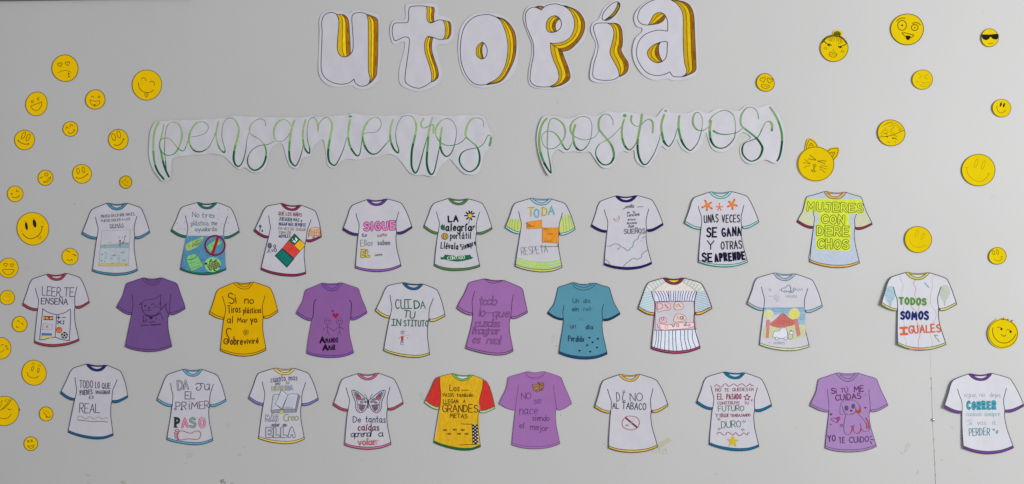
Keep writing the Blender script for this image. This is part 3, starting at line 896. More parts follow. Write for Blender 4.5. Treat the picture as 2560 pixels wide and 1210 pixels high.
T('MUJERES', 215, 345, 985, 368, 112, 34, o, i, 19, jit=.03); T('CON', 420, 518, 758, 528, 106, 38, o, i, 22); T('DERE', 355, 690, 800, 700, 120, 36, o, i, 20); T('CHOS', 362, 868, 785, 880, 118, 37, o, i, 21)
done()

# --- middle row
shirt(40, 670, .17361, [(440, 93), (590, 105), (735, 78), (920, 140), (1058, 500), (875, 582), (850, 415), (910, 1045), (560, 1130), (270, 1075), (323, 435), (300, 612), (98, 535), (245, 160), (282, 292), (882, 270), (595, 180)],
      [(152, 52, 62)] * 3, (42, 44, 58), 'white shirt with red trim and a drawn open book of flags and balls', (1, .8, .5, .3, 0))
trims()
k = (44, 44, 72)
P('lettering')
T('LEER', 380, 392, 640, 408, 125, 9, k); T('TE', 690, 410, 838, 412, 128, 9, k); T('ENSEÑA', 365, 515, 745, 530, 86, 10, (38, 38, 56))
P('book')
S([(387, 585), (450, 630), (530, 658), (592, 672)], 9, k); S([(592, 672), (670, 655), (730, 630), (772, 598), (788, 620), (785, 830), (773, 1046)], 9, k); S([(773, 1046), (650, 1025), (565, 997), (460, 1012), (420, 1028), (345, 1032)], 9, k); S([(345, 1032), (365, 830), (387, 585)], 9, k); S([(590, 672), (578, 840), (568, 997)], 8, k)
P('flag')
F([(398, 690), (540, 695), (538, 750), (398, 748)], (124, 52, 46)); F([(400, 708), (538, 712), (537, 734), (400, 732)], (206, 164, 72))
P('flag')
S([(395, 800), (527, 810), (520, 890), (388, 885)], 5, (120, 120, 130), False, True); dot(450, 845, 20, (166, 112, 124))
P('flag')
F([(375, 935), (522, 940), (520, 973), (375, 971)], (50, 104, 152)); F([(372, 972), (518, 974), (516, 1003), (372, 1007)], (190, 172, 98))
P('sums')
b = (34, 36, 96)
S([(595, 712), (640, 712)], 12, b); S([(617, 690), (617, 736)], 12, b); S([(668, 712), (718, 712)], 10, (60, 60, 76)); S([(602, 760), (652, 798)], 13, b); S([(652, 760), (602, 798)], 13, b); dot(690, 768, 12, (50, 50, 64)); dot(684, 800, 12, (50, 50, 64))
P('ball')
dot(624, 892, 42, (192, 104, 56)); ring(624, 892, 42, 5, (120, 66, 44)); S([(618, 852), (630, 890), (622, 932)], 5, (80, 50, 50)); S([(585, 880), (625, 872), (662, 885)], 5, (110, 60, 44))
P('ball')
ring(702, 968, 44, 6, (48, 48, 60))
for a in range(5):
    r = math.radians(-90 + 72 * a); dot(702 + 37 * math.cos(r), 968 + 37 * math.sin(r), 13, (22, 22, 30))
dot(702, 968, 15, (22, 22, 30))
done()

shirt(280, 680, .17352, [(430, 88), (585, 100), (725, 85), (930, 165), (1055, 530), (845, 618), (840, 440), (862, 1075), (530, 1148), (198, 1075), (305, 440), (270, 615), (70, 510), (225, 160), (295, 320), (852, 310), (590, 182)],
      [None] * 3, (54, 34, 76), 'dark purple shirt with a thin drawn kitten wearing a heart collar', (1.8, .5, .6, .4, 0), paper=(92, 65, 114), lw=1.2)
trims(); k = (44, 24, 62)
P('kitten')
S([(440, 440), (395, 463), (430, 470)], 6, k); S([(465, 408), (520, 398), (565, 395), (628, 380), (670, 352), (706, 328), (700, 390), (704, 470), (705, 530), (680, 580), (630, 615), (560, 630), (500, 618), (455, 580), (432, 515), (438, 450), (465, 408)], 6, k)
dot(482, 487, 16, k, 13); S([(568, 468), (590, 458), (606, 464)], 9, k); F([(515, 510), (552, 503), (534, 536)], k); S([(512, 560), (535, 548), (550, 552), (578, 542)], 7, k); S([(605, 510), (640, 512), (700, 505)], 4, k); S([(610, 485), (660, 478), (705, 455)], 4, k); S([(418, 512), (440, 515)], 6, k); S([(436, 570), (462, 555), (490, 552)], 5, k)
S([(468, 618), (540, 632), (620, 625), (690, 595)], 6, k); S([(490, 628), (550, 642), (640, 628), (705, 590)], 5, k); heart(565, 662, 27, k); S([(456, 625), (452, 690)], 6, k); S([(500, 675), (505, 700), (490, 720)], 9, k); dot(462, 704, 13, k); S([(545, 728), (620, 712)], 9, k); S([(640, 660), (645, 690)], 5, k); S([(695, 592), (720, 640), (738, 680)], 6, k); S([(705, 545), (740, 510), (780, 462), (778, 510), (795, 560), (830, 640)], 7, k); dot(695, 452, 7, k)
P('lettering'); squig(418, 770, 520, 765, 12, 6, 7, k); squig(560, 765, 705, 752, 14, 7, 8, k)
done()

shirt(510, 690, .17361, [(425, 100), (590, 105), (715, 88), (940, 165), (1065, 515), (880, 610), (840, 450), (893, 1065), (570, 1155), (240, 1075), (312, 450), (275, 620), (80, 542), (215, 190), (270, 295), (882, 285), (590, 188)],
      [None] * 3, (64, 34, 26), 'plain yellow shirt with brown handwriting about plastics in the sea', (.8, .8, .6, .3, 0), paper=(186, 144, 4), lw=1.4)
trims(); k = (62, 28, 24)
P('lettering')
T('Si', 362, 400, 472, 388, 150, 13, k); T('no', 585, 395, 748, 405, 112, 12, k); T('Tiras', 350, 530, 525, 522, 102, 11, k); T('plásticos', 572, 535, 822, 530, 82, 10, k); T('al', 335, 672, 418, 676, 95, 11, k); T('Mar', 485, 668, 630, 666, 66, 14, k); T('yo', 672, 672, 764, 668, 88, 13, k)
S([(392, 770), (370, 752), (340, 762), (325, 800), (338, 850), (362, 895), (358, 950), (325, 980), (292, 960), (292, 920), (315, 902), (345, 915), (340, 945), (318, 948)], 13, k)
T('obre', 385, 985, 555, 990, 105, 14, k); T('viviré', 580, 976, 785, 968, 76, 13, k)
P('flower')
for a in range(6):
    r = math.radians(a * 60 + 15); ring(605 + 26 * math.cos(r), 808 + 26 * math.sin(r), 15, 4, (112, 80, 28))
ring(605, 808, 12, 5, (96, 66, 26)); S([(600, 838), (588, 858)], 4, (112, 80, 28))
done()

shirt(730, 695, .17361, [(415, 80), (560, 82), (735, 72), (950, 150), (1080, 505), (860, 608), (855, 430), (888, 1080), (560, 1148), (218, 1085), (315, 440), (270, 615), (65, 510), (210, 165), (300, 305), (860, 318), (580, 187)],
      [(112, 74, 152)] * 3, (92, 60, 112), 'purple shirt with two red hearts above a hand-holding couple and black lettering', (2.2, .5, .8, .4, 0), paper=(120, 80, 134), lw=1.0, edge=(54, 26, 86))
trims(arms=False)
tline([(348, 305), (320, 360), (312, 450), (305, 540), (290, 592)], 1.8, (54, 26, 86), False); tline([(828, 318), (852, 350), (856, 430), (850, 520), (850, 590)], 1.8, (54, 26, 86), False)
P('heart'); k = (80, 40, 96)
heart(588, 476, 22, (148, 24, 72)); P('heart'); heart(628, 542, 48, (154, 20, 76))
for cx_, sgn in ((515, 1), (685, -1)):
    P('figure'); ring(cx_, 625, 46, 4, k); dot(cx_ - 14, 616, 7, (40, 18, 52)); dot(cx_ + 16, 616, 7, (40, 18, 52)); S([(cx_ - 20, 642), (cx_, 652), (cx_ + 20, 642)], 4, k)
    S([(cx_, 671), (cx_, 765)], 4, k); S([(cx_, 765), (cx_ - 28, 830)], 4, k); S([(cx_, 765), (cx_ + 28, 830)], 4, k); S([(cx_, 695), (600, 762)], 5, k); S([(cx_, 695), (cx_ - 70 * sgn, 750)], 5, k)
k = (28, 14, 40)
P('lettering')
T('A', 408, 932, 470, 930, 74, 25, k); T('MANDO', 488, 932, 665, 924, 66, 10, k); T('A', 450, 1036, 515, 1036, 70, 25, k); T('MAR', 532, 1036, 622, 1032, 68, 11, k)
done()

shirt(925, 695, .17361, [(460, 68), (620, 88), (770, 88), (955, 165), (1078, 548), (870, 625), (858, 440), (857, 1100), (560, 1140), (200, 1045), (315, 400), (270, 575), (80, 470), (265, 110), (290, 247), (910, 295), (620, 172)],
      [(24, 86, 138), (202, 184, 82), (204, 184, 82)], NAV, 'white shirt with blue collar, yellow cuffs and green capitals over a tiny figure', (1.5, .7, .8, .3, 0), edge=(52, 48, 50))
trims(); k = (30, 94, 66)
P('lettering')
T('CU', 368, 436, 500, 440, 128, 14, k); T('Ī', 508, 442, 600, 440, 132, 13, k); T('D', 642, 440, 714, 436, 112, 17, k); T('A', 730, 440, 798, 436, 108, 11, k); T('TU', 482, 562, 640, 580, 98, 14, k); T('ĪN', 312, 682, 470, 686, 88, 13, k); T('STĪTUTO', 490, 690, 835, 696, 84, 14, k)
P('figure')
dot(472, 785, 28, (158, 140, 146)); S([(448, 775), (465, 762), (500, 770)], 10, (120, 112, 118)); S([(462, 806), (482, 806)], 7, (190, 70, 80)); F([(448, 838), (485, 834), (482, 892), (450, 892)], (194, 50, 68)); S([(447, 842), (422, 870)], 7, (200, 120, 130)); S([(485, 838), (530, 822), (565, 830)], 4, (150, 140, 130)); S([(455, 892), (448, 935)], 10, (66, 76, 126)); S([(474, 892), (476, 935)], 10, (66, 76, 126)); dot(446, 952, 9, (40, 40, 50), 6); dot(478, 962, 9, (40, 40, 50), 6); dot(543, 860, 8, (160, 130, 140))
done()

shirt(1130, 685, .17762, [(445, 70), (590, 90), (745, 95), (980, 200), (1060, 545), (845, 630), (840, 470), (860, 1085), (600, 1140), (195, 1045), (285, 380), (280, 580), (68, 485), (250, 120), (320, 240), (865, 290), (590, 140)],
      [(146, 104, 154)] * 3, (62, 32, 74), 'purple shirt covered in five rows of outlined cursive writing', (2.0, .5, 1.4, .3, 0), paper=(144, 98, 155), lw=1.3, edge=(58, 28, 70))
trims(collar=False)
P('collar'); k = (58, 28, 70); tline([(455, 70), (520, 115), (590, 128), (650, 118), (725, 88)], 1.2, k, False); tline([(475, 68), (530, 92), (600, 102), (660, 100), (735, 88)], 1.1, k, False); tline(O_TOP, 1.3, k)
o, i = (84, 42, 100), (146, 100, 157)
P('lettering')
T('todo', 375, 440, 775, 432, 125, 15, o, i, 6, slant=.2, join=True); T('lo', 375, 596, 520, 596, 128, 15, o, i, 6, slant=.2, join=True); T('que', 570, 600, 800, 606, 120, 15, o, i, 6, slant=.2); S([(480, 548), (580, 545)], 6, o); T('puedes', 330, 738, 768, 744, 112, 15, o, i, 6, slant=.15, join=True); T('imaginar', 285, 842, 838, 846, 100, 15, o, i, 6, slant=.15, join=True); T('es', 288, 970, 388, 975, 115, 15, o, i, 7, slant=.2); T('real', 490, 978, 768, 990, 112, 16, o, i, 8, slant=.2, join=True)
done()

shirt(1355, 695, .17358, [(430, 68), (590, 92), (775, 75), (965, 140), (1122, 520), (900, 618), (865, 480), (937, 1095), (600, 1168), (245, 1085), (300, 490), (295, 605), (78, 512), (240, 130), (318, 392), (885, 382), (595, 173)],
      [None, (26, 60, 96), (30, 74, 118)], (24, 48, 66), 'teal blue shirt with dark navy edging and seven small dark hearts', (.9, .8, .9, .3, 0), paper=(82, 136, 157), lw=1.35, edge=(18, 36, 64))
trims(collar=False)
P('collar'); k = (28, 56, 76); tline([(430, 72), (470, 130), (520, 160), (585, 175), (660, 165), (730, 130), (775, 78)], 1.2, k, False); tline([(460, 72), (500, 110), (550, 130), (600, 134), (660, 124), (710, 100), (740, 72)], 1.1, k, False); tline([(495, 70), (540, 90), (600, 97), (650, 90), (700, 70)], 1.0, k, False); tline(O_TOP, 1.2, k)
P('lettering')
T('Un', 440, 358, 545, 354, 62, 9, (36, 92, 92), slant=.15); T('día', 596, 356, 702, 354, 56, 8, (40, 92, 98)); T('sin', 435, 474, 522, 474, 62, 11, (26, 44, 82)); T('reír', 602, 474, 720, 472, 62, 7, (44, 100, 120)); T('es', 538, 610, 610, 610, 58, 5, (104, 130, 152)); T('un', 408, 724, 495, 724, 66, 9, (88, 72, 128)); T('día', 632, 734, 735, 734, 62, 10, (28, 50, 86)); T('Perdido', 380, 910, 600, 916, 84, 10, (24, 52, 84))
for x, y in ((684, 860), (805, 875), (728, 925), (651, 968), (793, 1002), (540, 1048), (694, 1060)): P('heart'); heart(x, y, 17, (44, 26, 82), rot=random.uniform(-12, 12))
done()

shirt(1580, 680, .18182, [(425, 83), (570, 98), (720, 83), (940, 150), (1095, 500), (885, 588), (860, 400), (935, 1045), (600, 1118), (268, 1050), (308, 405), (295, 590), (83, 505), (235, 140), (268, 270), (890, 268), (580, 172)],
      [(154, 48, 86), (226, 184, 90), (188, 66, 104)], (74, 26, 60), 'white baseball-style shirt with blue pinstripes, a maroon collar and pink bubbles', (1.5, .7, .8, .3, 0), lw=1.7, edge=(70, 26, 50))
P('shoulder_panel')
F([(425, 95), (455, 138), (360, 200), (272, 262), (175, 255), (240, 150)], (204, 210, 204), kind='pencil'); P('shoulder_panel'); F([(722, 92), (700, 138), (790, 195), (885, 262), (985, 255), (935, 155)], (202, 208, 198), kind='pencil'); P('chest_panel'); F([(462, 140), (520, 165), (580, 174), (640, 165), (696, 138), (790, 198), (880, 262), (300, 262), (370, 198)], (216, 208, 204), kind='pencil')
P('pinstripe_panel')
F([(310, 265), (875, 265), (855, 398), (318, 402)], (208, 212, 228), kind='pencil'); P('pinstripe_panel'); F([(312, 805), (885, 792), (925, 1035), (600, 1085), (280, 1030)], (212, 218, 232), kind='pencil'); P('sleeve_panel'); F([(168, 262), (268, 272), (306, 405), (296, 545), (240, 555), (95, 490)], (196, 214, 220), kind='pencil'); P('sleeve_panel'); F([(985, 258), (1085, 485), (1000, 530), (888, 560), (866, 400), (892, 270)], (198, 216, 224), kind='pencil')
P('neck_lining')
F([(470, 103), (570, 112), (672, 98), (640, 130), (580, 142), (515, 128)], (224, 222, 48))
tl = (92, 150, 166)
P('sleeve_stripes')
for k in range(11): S([(160 - k * 7, 280 + k * 21), (285 + (k if k < 6 else 10 - k) * 3, 290 + k * 25)], 5, tl)
P('sleeve_stripes')
for k in range(11): S([(893 - (k if k < 5 else 10 - k) * 5, 285 + k * 25), (1000 + k * 8, 270 + k * 21)], 5, (88, 124, 164))
g = (120, 144, 130)
P('shoulder_stripes')
for a in ([(405, 105), (435, 150)], [(365, 110), (405, 165)], [(320, 125), (365, 190)], [(280, 140), (330, 215)], [(240, 165), (300, 240)], [(205, 210), (250, 260)], [(460, 138), (365, 198), (268, 265)], [(740, 100), (715, 140)], [(785, 112), (750, 165)], [(830, 125), (790, 190)], [(870, 140), (825, 215)], [(915, 165), (855, 240)], [(950, 205), (905, 260)], [(700, 135), (790, 195), (885, 262)]): S(a, 4.5, g)
nv = (48, 52, 114)
P('pinstripes')
for k, x in enumerate((315, 355, 393, 432, 473, 503, 531, 574, 603, 641, 676, 710, 748, 787, 828, 868)): S([(x, 262), (x + (540 - x) * .1 + 20 * (x < 480), 330), (x + (560 - x) * .16 + 24 * (x < 480), 402)], 7.5, nv)
P('pinstripes')
for k, x in enumerate((335, 368, 403, 455, 508, 558, 600, 668, 722, 768, 828)): S([(x, 800), (x + (x - 560) * .02, 930), (x + (x - 510) * .17, 1030 + 50 * (1 - ((x - 590) / 300) ** 2))], 7, nv)
S([(310, 408), (580, 402), (862, 402)], 7, nv); S([(310, 800), (600, 798), (888, 784)], 7, nv)
P('side_line'); S([(322, 420), (318, 795)], 6, (196, 92, 112)); P('side_line'); S([(850, 415), (872, 780)], 6, (196, 92, 112))
pk, pf = (186, 90, 112), (226, 192, 200)
P('bubble'); F([(338, 420), (420, 414), (500, 420), (532, 468), (520, 515), (430, 532), (360, 550), (335, 500)], pf, True, 'pencil', pk, 6); P('bubble'); F([(590, 420), (660, 412), (700, 450), (690, 505), (620, 520), (580, 500)], (226, 204, 198), True, 'pencil', pk, 6); P('bubble'); F([(380, 640), (430, 620), (475, 640), (470, 690), (420, 700), (380, 680)], pf, True, 'pencil', pk, 6); P('bubble'); F([(575, 680), (590, 600), (630, 575), (690, 585), (740, 620), (735, 660), (660, 680)], (228, 206, 200), True, 'pencil', pk, 6); P('bubble'); F([(360, 712), (480, 725), (620, 705), (740, 692), (855, 700), (840, 750), (720, 780), (560, 790), (420, 795), (362, 760)], (228, 204, 204), True, 'pencil', pk, 6)
trims()
P('lettering')
gr = (44, 110, 84)
T('D', 350, 512, 425, 508, 88, 7, (110, 140, 128)); S([(455, 440), (470, 470), (495, 492)], 12, (206, 66, 120)); S([(600, 445), (625, 480)], 7, (220, 160, 120)); S([(600, 485), (630, 440)], 7, (220, 160, 120)); S([(640, 435), (648, 460), (668, 478)], 8, gr); T('a', 400, 668, 445, 665, 70, 8, (206, 96, 150)); S([(610, 605), (640, 650)], 8, (222, 166, 130)); S([(640, 600), (612, 652)], 8, (222, 166, 130)); T('a', 658, 650, 712, 650, 66, 10, gr); S([(390, 728), (370, 750), (400, 770)], 7, (210, 100, 140)); ring(475, 755, 20, 7, (226, 180, 140)); T('v', 545, 755, 590, 752, 62, 9, gr); T('a', 612, 755, 648, 752, 60, 7, (200, 100, 140)); T('d', 712, 742, 742, 742, 52, 10, gr); T('a', 765, 748, 800, 745, 50, 7, (200, 100, 140))
done()

shirt(1850, 670, .17771, [(465, 73), (620, 90), (785, 85), (1005, 165), (1155, 545), (935, 627), (908, 440), (970, 1105), (640, 1160), (275, 1080), (340, 415), (315, 598), (98, 505), (245, 140), (300, 268), (953, 290), (620, 178)],
      [(164, 192, 218), (164, 192, 218), (222, 228, 178)], (54, 64, 90), 'white shirt with pale blue trim and a crayon red mountain, suns and car', (2.6, .7, 1.2, .3, 0))
trims(); g = (172, 172, 184)
P('lettering')
T('SI', 402, 325, 470, 320, 38, 6, g); S([(550, 308), (570, 308)], 7, (120, 140, 165)); T('MAS', 795, 325, 885, 315, 34, 6, g); S([(402, 396), (455, 396)], 7, g); T('HABRE.', 645, 415, 850, 422, 38, 7, g); S([(400, 1048), (435, 1048)], 6, g); T('HUMOS', 475, 1070, 650, 1072, 34, 7, (160, 160, 174))
P('landscape')
F([(345, 555), (620, 555), (906, 545), (916, 690), (916, 795), (830, 792), (700, 690), (600, 640), (480, 660), (345, 640)], (158, 190, 216), kind='pencil')
for y0, w in ((565, 16), (590, 12), (615, 10)): S([(348, y0 + 4), (520, y0 - 2), (700, y0 + 5), (905, y0 - 6)], w, (122, 164, 198), kind='pencil')
for y0 in (660, 690, 720): S([(835, y0), (912, y0 - 4)], 14, (122, 168, 204), kind='pencil')
F([(330, 830), (480, 810), (760, 800), (916, 796), (922, 955), (800, 1000), (560, 990), (325, 980)], (206, 212, 164), kind='pencil')
dot(400, 650, 70, (222, 222, 158)); F(ell(760, 645, 80, 78, 0, 16, .05), (226, 220, 118), True, 'pencil')
F([(418, 790), (500, 720), (600, 634), (680, 700), (760, 745), (752, 800), (640, 828), (520, 838)], (208, 114, 108), True, 'pencil')
for k in range(6): S([(470 + k * 45, 800 - k * 3), (540 + k * 30, 720 + k * 6)], 9, (196, 92, 88), kind='pencil')
F([(370, 728), (422, 728), (402, 985), (358, 982)], (208, 138, 134), kind='pencil'); F([(752, 718), (806, 712), (852, 940), (800, 970)], (208, 132, 126), kind='pencil')
S([(600, 634), (680, 700), (740, 742)], 5, (110, 80, 90))
tl = (96, 130, 160)
P('car')
F([(455, 968), (470, 910), (482, 890), (550, 885), (575, 850), (610, 838), (648, 842), (660, 900), (672, 985), (560, 988)], (216, 218, 228), kind='paper', edge=tl, ew=7)
for x in (515, 640): F(ell(x, 990, 24, 20, 0, 12), (218, 220, 228), True, 'paper', tl, 7)
S([(672, 905), (680, 985), (710, 1002), (735, 985), (738, 940)], 7, tl); F(ell(722, 912, 25, 25, 0, 12), (216, 218, 228), True, 'paper', tl, 7); dot(716, 882, 12, tl)
P('small_car')
S([(620, 328), (590, 325), (582, 300), (600, 282), (640, 278), (660, 250), (690, 240), (708, 270), (715, 330), (690, 328), (650, 328)], 7, tl); ring(638, 330, 17, 6, tl, 13); ring(703, 338, 17, 6, tl, 13); S([(712, 270), (722, 330), (745, 345), (750, 315)], 7, tl); ring(762, 298, 17, 6, tl, 18)
P('tree_scribble')
F(ell(520, 410, 42, 40, 0, 14, .06), (188, 188, 196), True, 'pencil'); S([(520, 445), (512, 480)], 9, (190, 190, 198)); S([(530, 455), (555, 470)], 6, (190, 190, 198))
done()

shirt(2180, 670, .17771, [(465, 65), (640, 78), (810, 68), (1035, 145), (1187, 510), (965, 600), (922, 420), (1035, 1075), (660, 1155), (352, 1070), (345, 430), (340, 600), (118, 510), (265, 130), (296, 268), (968, 265), (640, 165)],
      [(212, 204, 98), (216, 212, 124), (216, 214, 128)], (54, 56, 84), 'white shirt curling off the wall with green, blue and orange words on equality', (8.5, .6, 2.5, 1.5, 0))
for pts, c in (([(400, 105), (395, 150), (435, 240), (415, 330), (420, 410), (445, 520), (425, 640), (450, 800), (445, 960), (475, 1020), (475, 1105)], (182, 194, 208)), ([(612, 165), (580, 210), (615, 300), (598, 375), (620, 430), (660, 550), (640, 640), (630, 760), (668, 830), (670, 950), (650, 1010), (650, 1110)], (200, 130, 160)), ([(890, 105), (840, 140), (850, 250), (820, 400), (830, 520), (890, 600), (895, 700), (845, 800), (820, 950), (850, 1040), (838, 1105)], (220, 176, 184))): P('wavy_line'); S(pts, 6, c)
r_ = random.Random(3)
P('sleeve_scribble')
for k in range(17):
    y = 262 + k * 17; hw = 62 * math.sin(math.pi * min(1, (k + 1.5) / 15.0)) + 14
    S([(250 - hw - r_.uniform(0, 12), y + 8), (250, y), (252 + hw * .9, y - 6)], 9, (86, 176, 196) if k % 2 else (120, 190, 206), kind='pencil')
P('sleeve_scribble')
for k in range(17):
    y = 245 + k * 17; hw = 66 * math.sin(math.pi * min(1, (k + 2) / 16.0)) + 8
    S([(1022 - hw, y + 12), (1025, y), (1025 + hw - r_.uniform(0, 14), y - 6)], 7, (160, 188, 124), kind='pencil')
trims(cw=1)
TH.cur = TH.parts[[p.name for p in TH.parts].index('hem_band')]
F([(520, 1122), (640, 1126), (740, 1118), (745, 1140), (640, 1150), (525, 1146)], (226, 150, 130), kind='pencil')
P('lettering')
T('TODOS', 382, 506, 752, 518, 88, 27, (96, 152, 56), jit=.04); T('SOMOS', 402, 712, 782, 722, 102, 29, (28, 42, 122), jit=.05); T('Ī', 400, 930, 490, 926, 88, 34, (226, 108, 60), jit=0); T('GUALES', 515, 920, 962, 896, 100, 19, (222, 104, 66), jit=.05)
squig(740, 208, 800, 275, 16, 4, 8, (96, 170, 190)); squig(550, 538, 600, 600, 16, 4, 5, (226, 176, 166)); squig(870, 948, 950, 1040, 18, 4, 7, (120, 160, 110)); squig(880, 945, 925, 950, 18, 3, 6, (120, 160, 110))
done()

# --- bottom row
shirt(140, 900, .16942, [(445, 62), (600, 82), (755, 78), (945, 160), (1060, 550), (850, 630), (843, 440), (845, 1110), (560, 1163), (185, 1065), (307, 415), (265, 592), (68, 490), (260, 120), (283, 255), (905, 290), (605, 165)],
      [(34, 32, 92), (30, 86, 128), (26, 82, 128)], (46, 46, 60), 'white shirt with navy collar, blue edging and the large word REAL underlined', (.8, .7, .5, .3, 0), edge=(22, 44, 84))
trims(); k = (54, 54, 68)
P('lettering')
T('TODO', 350, 412, 545, 412, 110, 9, k); T('LO', 586, 412, 645, 412, 90, 9, k); T('QUE', 686, 422, 805, 420, 82, 9, k); T('PUEDES', 362, 516, 540, 500, 66, 11, k); T('IMAGINAR', 592, 500, 800, 500, 50, 11, k); T('ES', 494, 570, 560, 570, 42, 9, k); T('REAL', 350, 775, 640, 780, 138, 9, k); S([(620, 780), (660, 778)], 6, k)
P('wavy_line')
S([(320, 855), (340, 832), (370, 828), (400, 845), (430, 865), (460, 858), (490, 838), (520, 840), (560, 870), (600, 850), (640, 838), (680, 868), (720, 860), (745, 845), (760, 862)], 7, (104, 120, 114)); P('underline'); S([(320, 884), (420, 892), (540, 908), (660, 905), (766, 914)], 8, (122, 42, 62))
done()

shirt(380, 910, .17361, [(440, 80), (590, 92), (730, 80), (930, 155), (1065, 530), (855, 615), (840, 440), (877, 1100), (580, 1160), (220, 1085), (302, 430), (278, 610), (72, 520), (235, 150), (270, 280), (886, 288), (590, 178)],
      [(92, 148, 178)] * 3, NAV, 'white shirt with light blue trim and a crimson footprint outline under varsity letters', (.9, .7, .6, .3, 0), edge=(34, 68, 94))
trims()
P('lettering')
T('D', 378, 370, 450, 366, 132, 24, (40, 40, 62), (160, 159, 167), 11); T('A', 460, 364, 525, 358, 126, 22, (40, 40, 62), (160, 159, 167), 10); S([(630, 292), (660, 280), (745, 282)], 10, (40, 40, 58)); S([(700, 285), (712, 330), (690, 370), (655, 375), (640, 350), (660, 335)], 10, (40, 40, 58)); T('u', 765, 380, 828, 378, 128, 10, (40, 40, 58)); dot(800, 292, 8, (40, 40, 58)); dot(826, 288, 8, (40, 40, 58))
T('EL', 478, 502, 638, 502, 102, 9, (44, 44, 58)); T('PR', 350, 655, 495, 655, 112, 9, (60, 54, 76)); T('i', 535, 652, 548, 652, 130, 9, (60, 54, 76)); T('M', 570, 652, 665, 648, 105, 9, (60, 54, 76)); T('ER', 690, 645, 825, 635, 105, 9, (98, 44, 74)); ring(340, 648, 14, 7, (60, 54, 76)); ring(430, 652, 12, 7, (60, 54, 76))
T('P', 340, 900, 392, 900, 118, 34, (34, 44, 42), jit=0); S([(318, 908), (370, 908)], 14, (34, 44, 42)); S([(322, 768), (350, 768)], 14, (34, 44, 42))
T('A', 442, 905, 515, 905, 118, 30, (150, 44, 84), (198, 120, 146), 18, jit=0); T('S', 552, 908, 622, 905, 128, 30, (44, 62, 58), (120, 150, 144), 18, jit=0); T('O', 690, 908, 760, 908, 128, 32, (150, 44, 84), (206, 150, 170), 20, jit=0)
for k in range(8): S([(682, 790 + k * 15), (704, 780 + k * 15)], 5, (176, 76, 112)); S([(746, 790 + k * 15), (768, 780 + k * 15)], 5, (176, 76, 112))
P('footprint'); c = (160, 40, 78)
S([(395, 975), (440, 960), (500, 980), (560, 995), (620, 970), (670, 962), (708, 1000), (690, 1060), (650, 1085), (530, 1076), (430, 1092), (385, 1080), (375, 1030)], 8, c, True, True)
for x, y, a, b in ((365, 955, 28, 15), (352, 990, 24, 14), (350, 1024, 22, 13), (354, 1058, 18, 13), (380, 1083, 12, 9)): ring(x, y, a, 7, c, b)
done()

shirt(610, 910, .17361, [(425, 65), (590, 76), (735, 65), (920, 130), (1070, 515), (855, 600), (840, 420), (870, 1080), (580, 1145), (215, 1070), (300, 410), (265, 592), (68, 495), (220, 130), (265, 258), (888, 265), (590, 153)],
      [(208, 184, 78), (108, 110, 172), (210, 186, 80)], NAV, 'white shirt with yellow collar, violet cuffs and a grey pencilled open book', (.9, .7, .7, .3, 0))
trims(); k = (68, 70, 108)
P('lettering')
T('cuanto', 392, 262, 602, 242, 92, 9, k); T('mas', 648, 236, 766, 234, 84, 9, k); T('leo', 450, 306, 520, 296, 52, 7, k, slant=.3); T('la', 602, 292, 660, 286, 52, 7, (112, 114, 82), slant=.3)
for i, (ch, x) in enumerate(zip('HISTORIA', (405, 450, 475, 515, 560, 605, 652, 672))):
    T(ch, x, 380 - i * 1.5, x + (32 if ch != 'I' else 8), 380 - i * 1.5, 58, 15, ((112, 116, 80) if i in (0, 2, 4) else (78, 84, 122)), ((186, 186, 120) if i in (0, 2, 4) else (160, 162, 190)), 7)
w = (162, 162, 170)
T('MÁS', 318, 818, 485, 822, 82, 24, (98, 98, 124), w, 12); T('Creo', 572, 825, 780, 808, 100, 8, (130, 128, 86), slant=.1, join=True); T('estar', 405, 900, 515, 895, 52, 8, k); T('en', 566, 900, 615, 898, 58, 8, k); T('ELLA', 335, 1040, 725, 1042, 112, 44, (78, 84, 106), w, 27, jit=.02)
P('book'); d = (78, 80, 100)
F([(425, 445), (510, 435), (455, 580), (540, 650), (395, 660)], (164, 166, 180), kind='pencil', edge=d, ew=6); F([(545, 370), (630, 450), (545, 640), (455, 577)], (172, 174, 187), kind='pencil', edge=d, ew=6); F([(635, 445), (680, 430), (780, 434), (740, 650), (560, 648)], (170, 172, 185), kind='pencil', edge=d, ew=6); F([(780, 434), (808, 460), (756, 690), (738, 650)], (108, 110, 126), kind='pencil', edge=d, ew=6); F([(395, 660), (540, 652), (740, 650), (756, 692), (400, 698)], (122, 124, 134), kind='pencil', edge=d, ew=6)
F([(560, 640), (610, 605), (700, 618), (738, 648)], (140, 142, 154), kind='pencil')
for k in range(8): S([(530 - k * 9, 425 + k * 20), (608 - k * 9, 470 + k * 20)], 4, (126, 128, 146))
for k in range(9): S([(640 - k * 5, 465 + k * 16), (760 - k * 4, 455 + k * 18)], 4, (130, 132, 150))
for k in range(9): S([(425 - k * 3, 470 + k * 20), (470 - k * 3, 465 + k * 21)], 4, (130, 132, 150))
F([(540, 652), (578, 690), (578, 706), (498, 706), (520, 690)], (192, 178, 52), edge=(120, 110, 50), ew=5)
done()

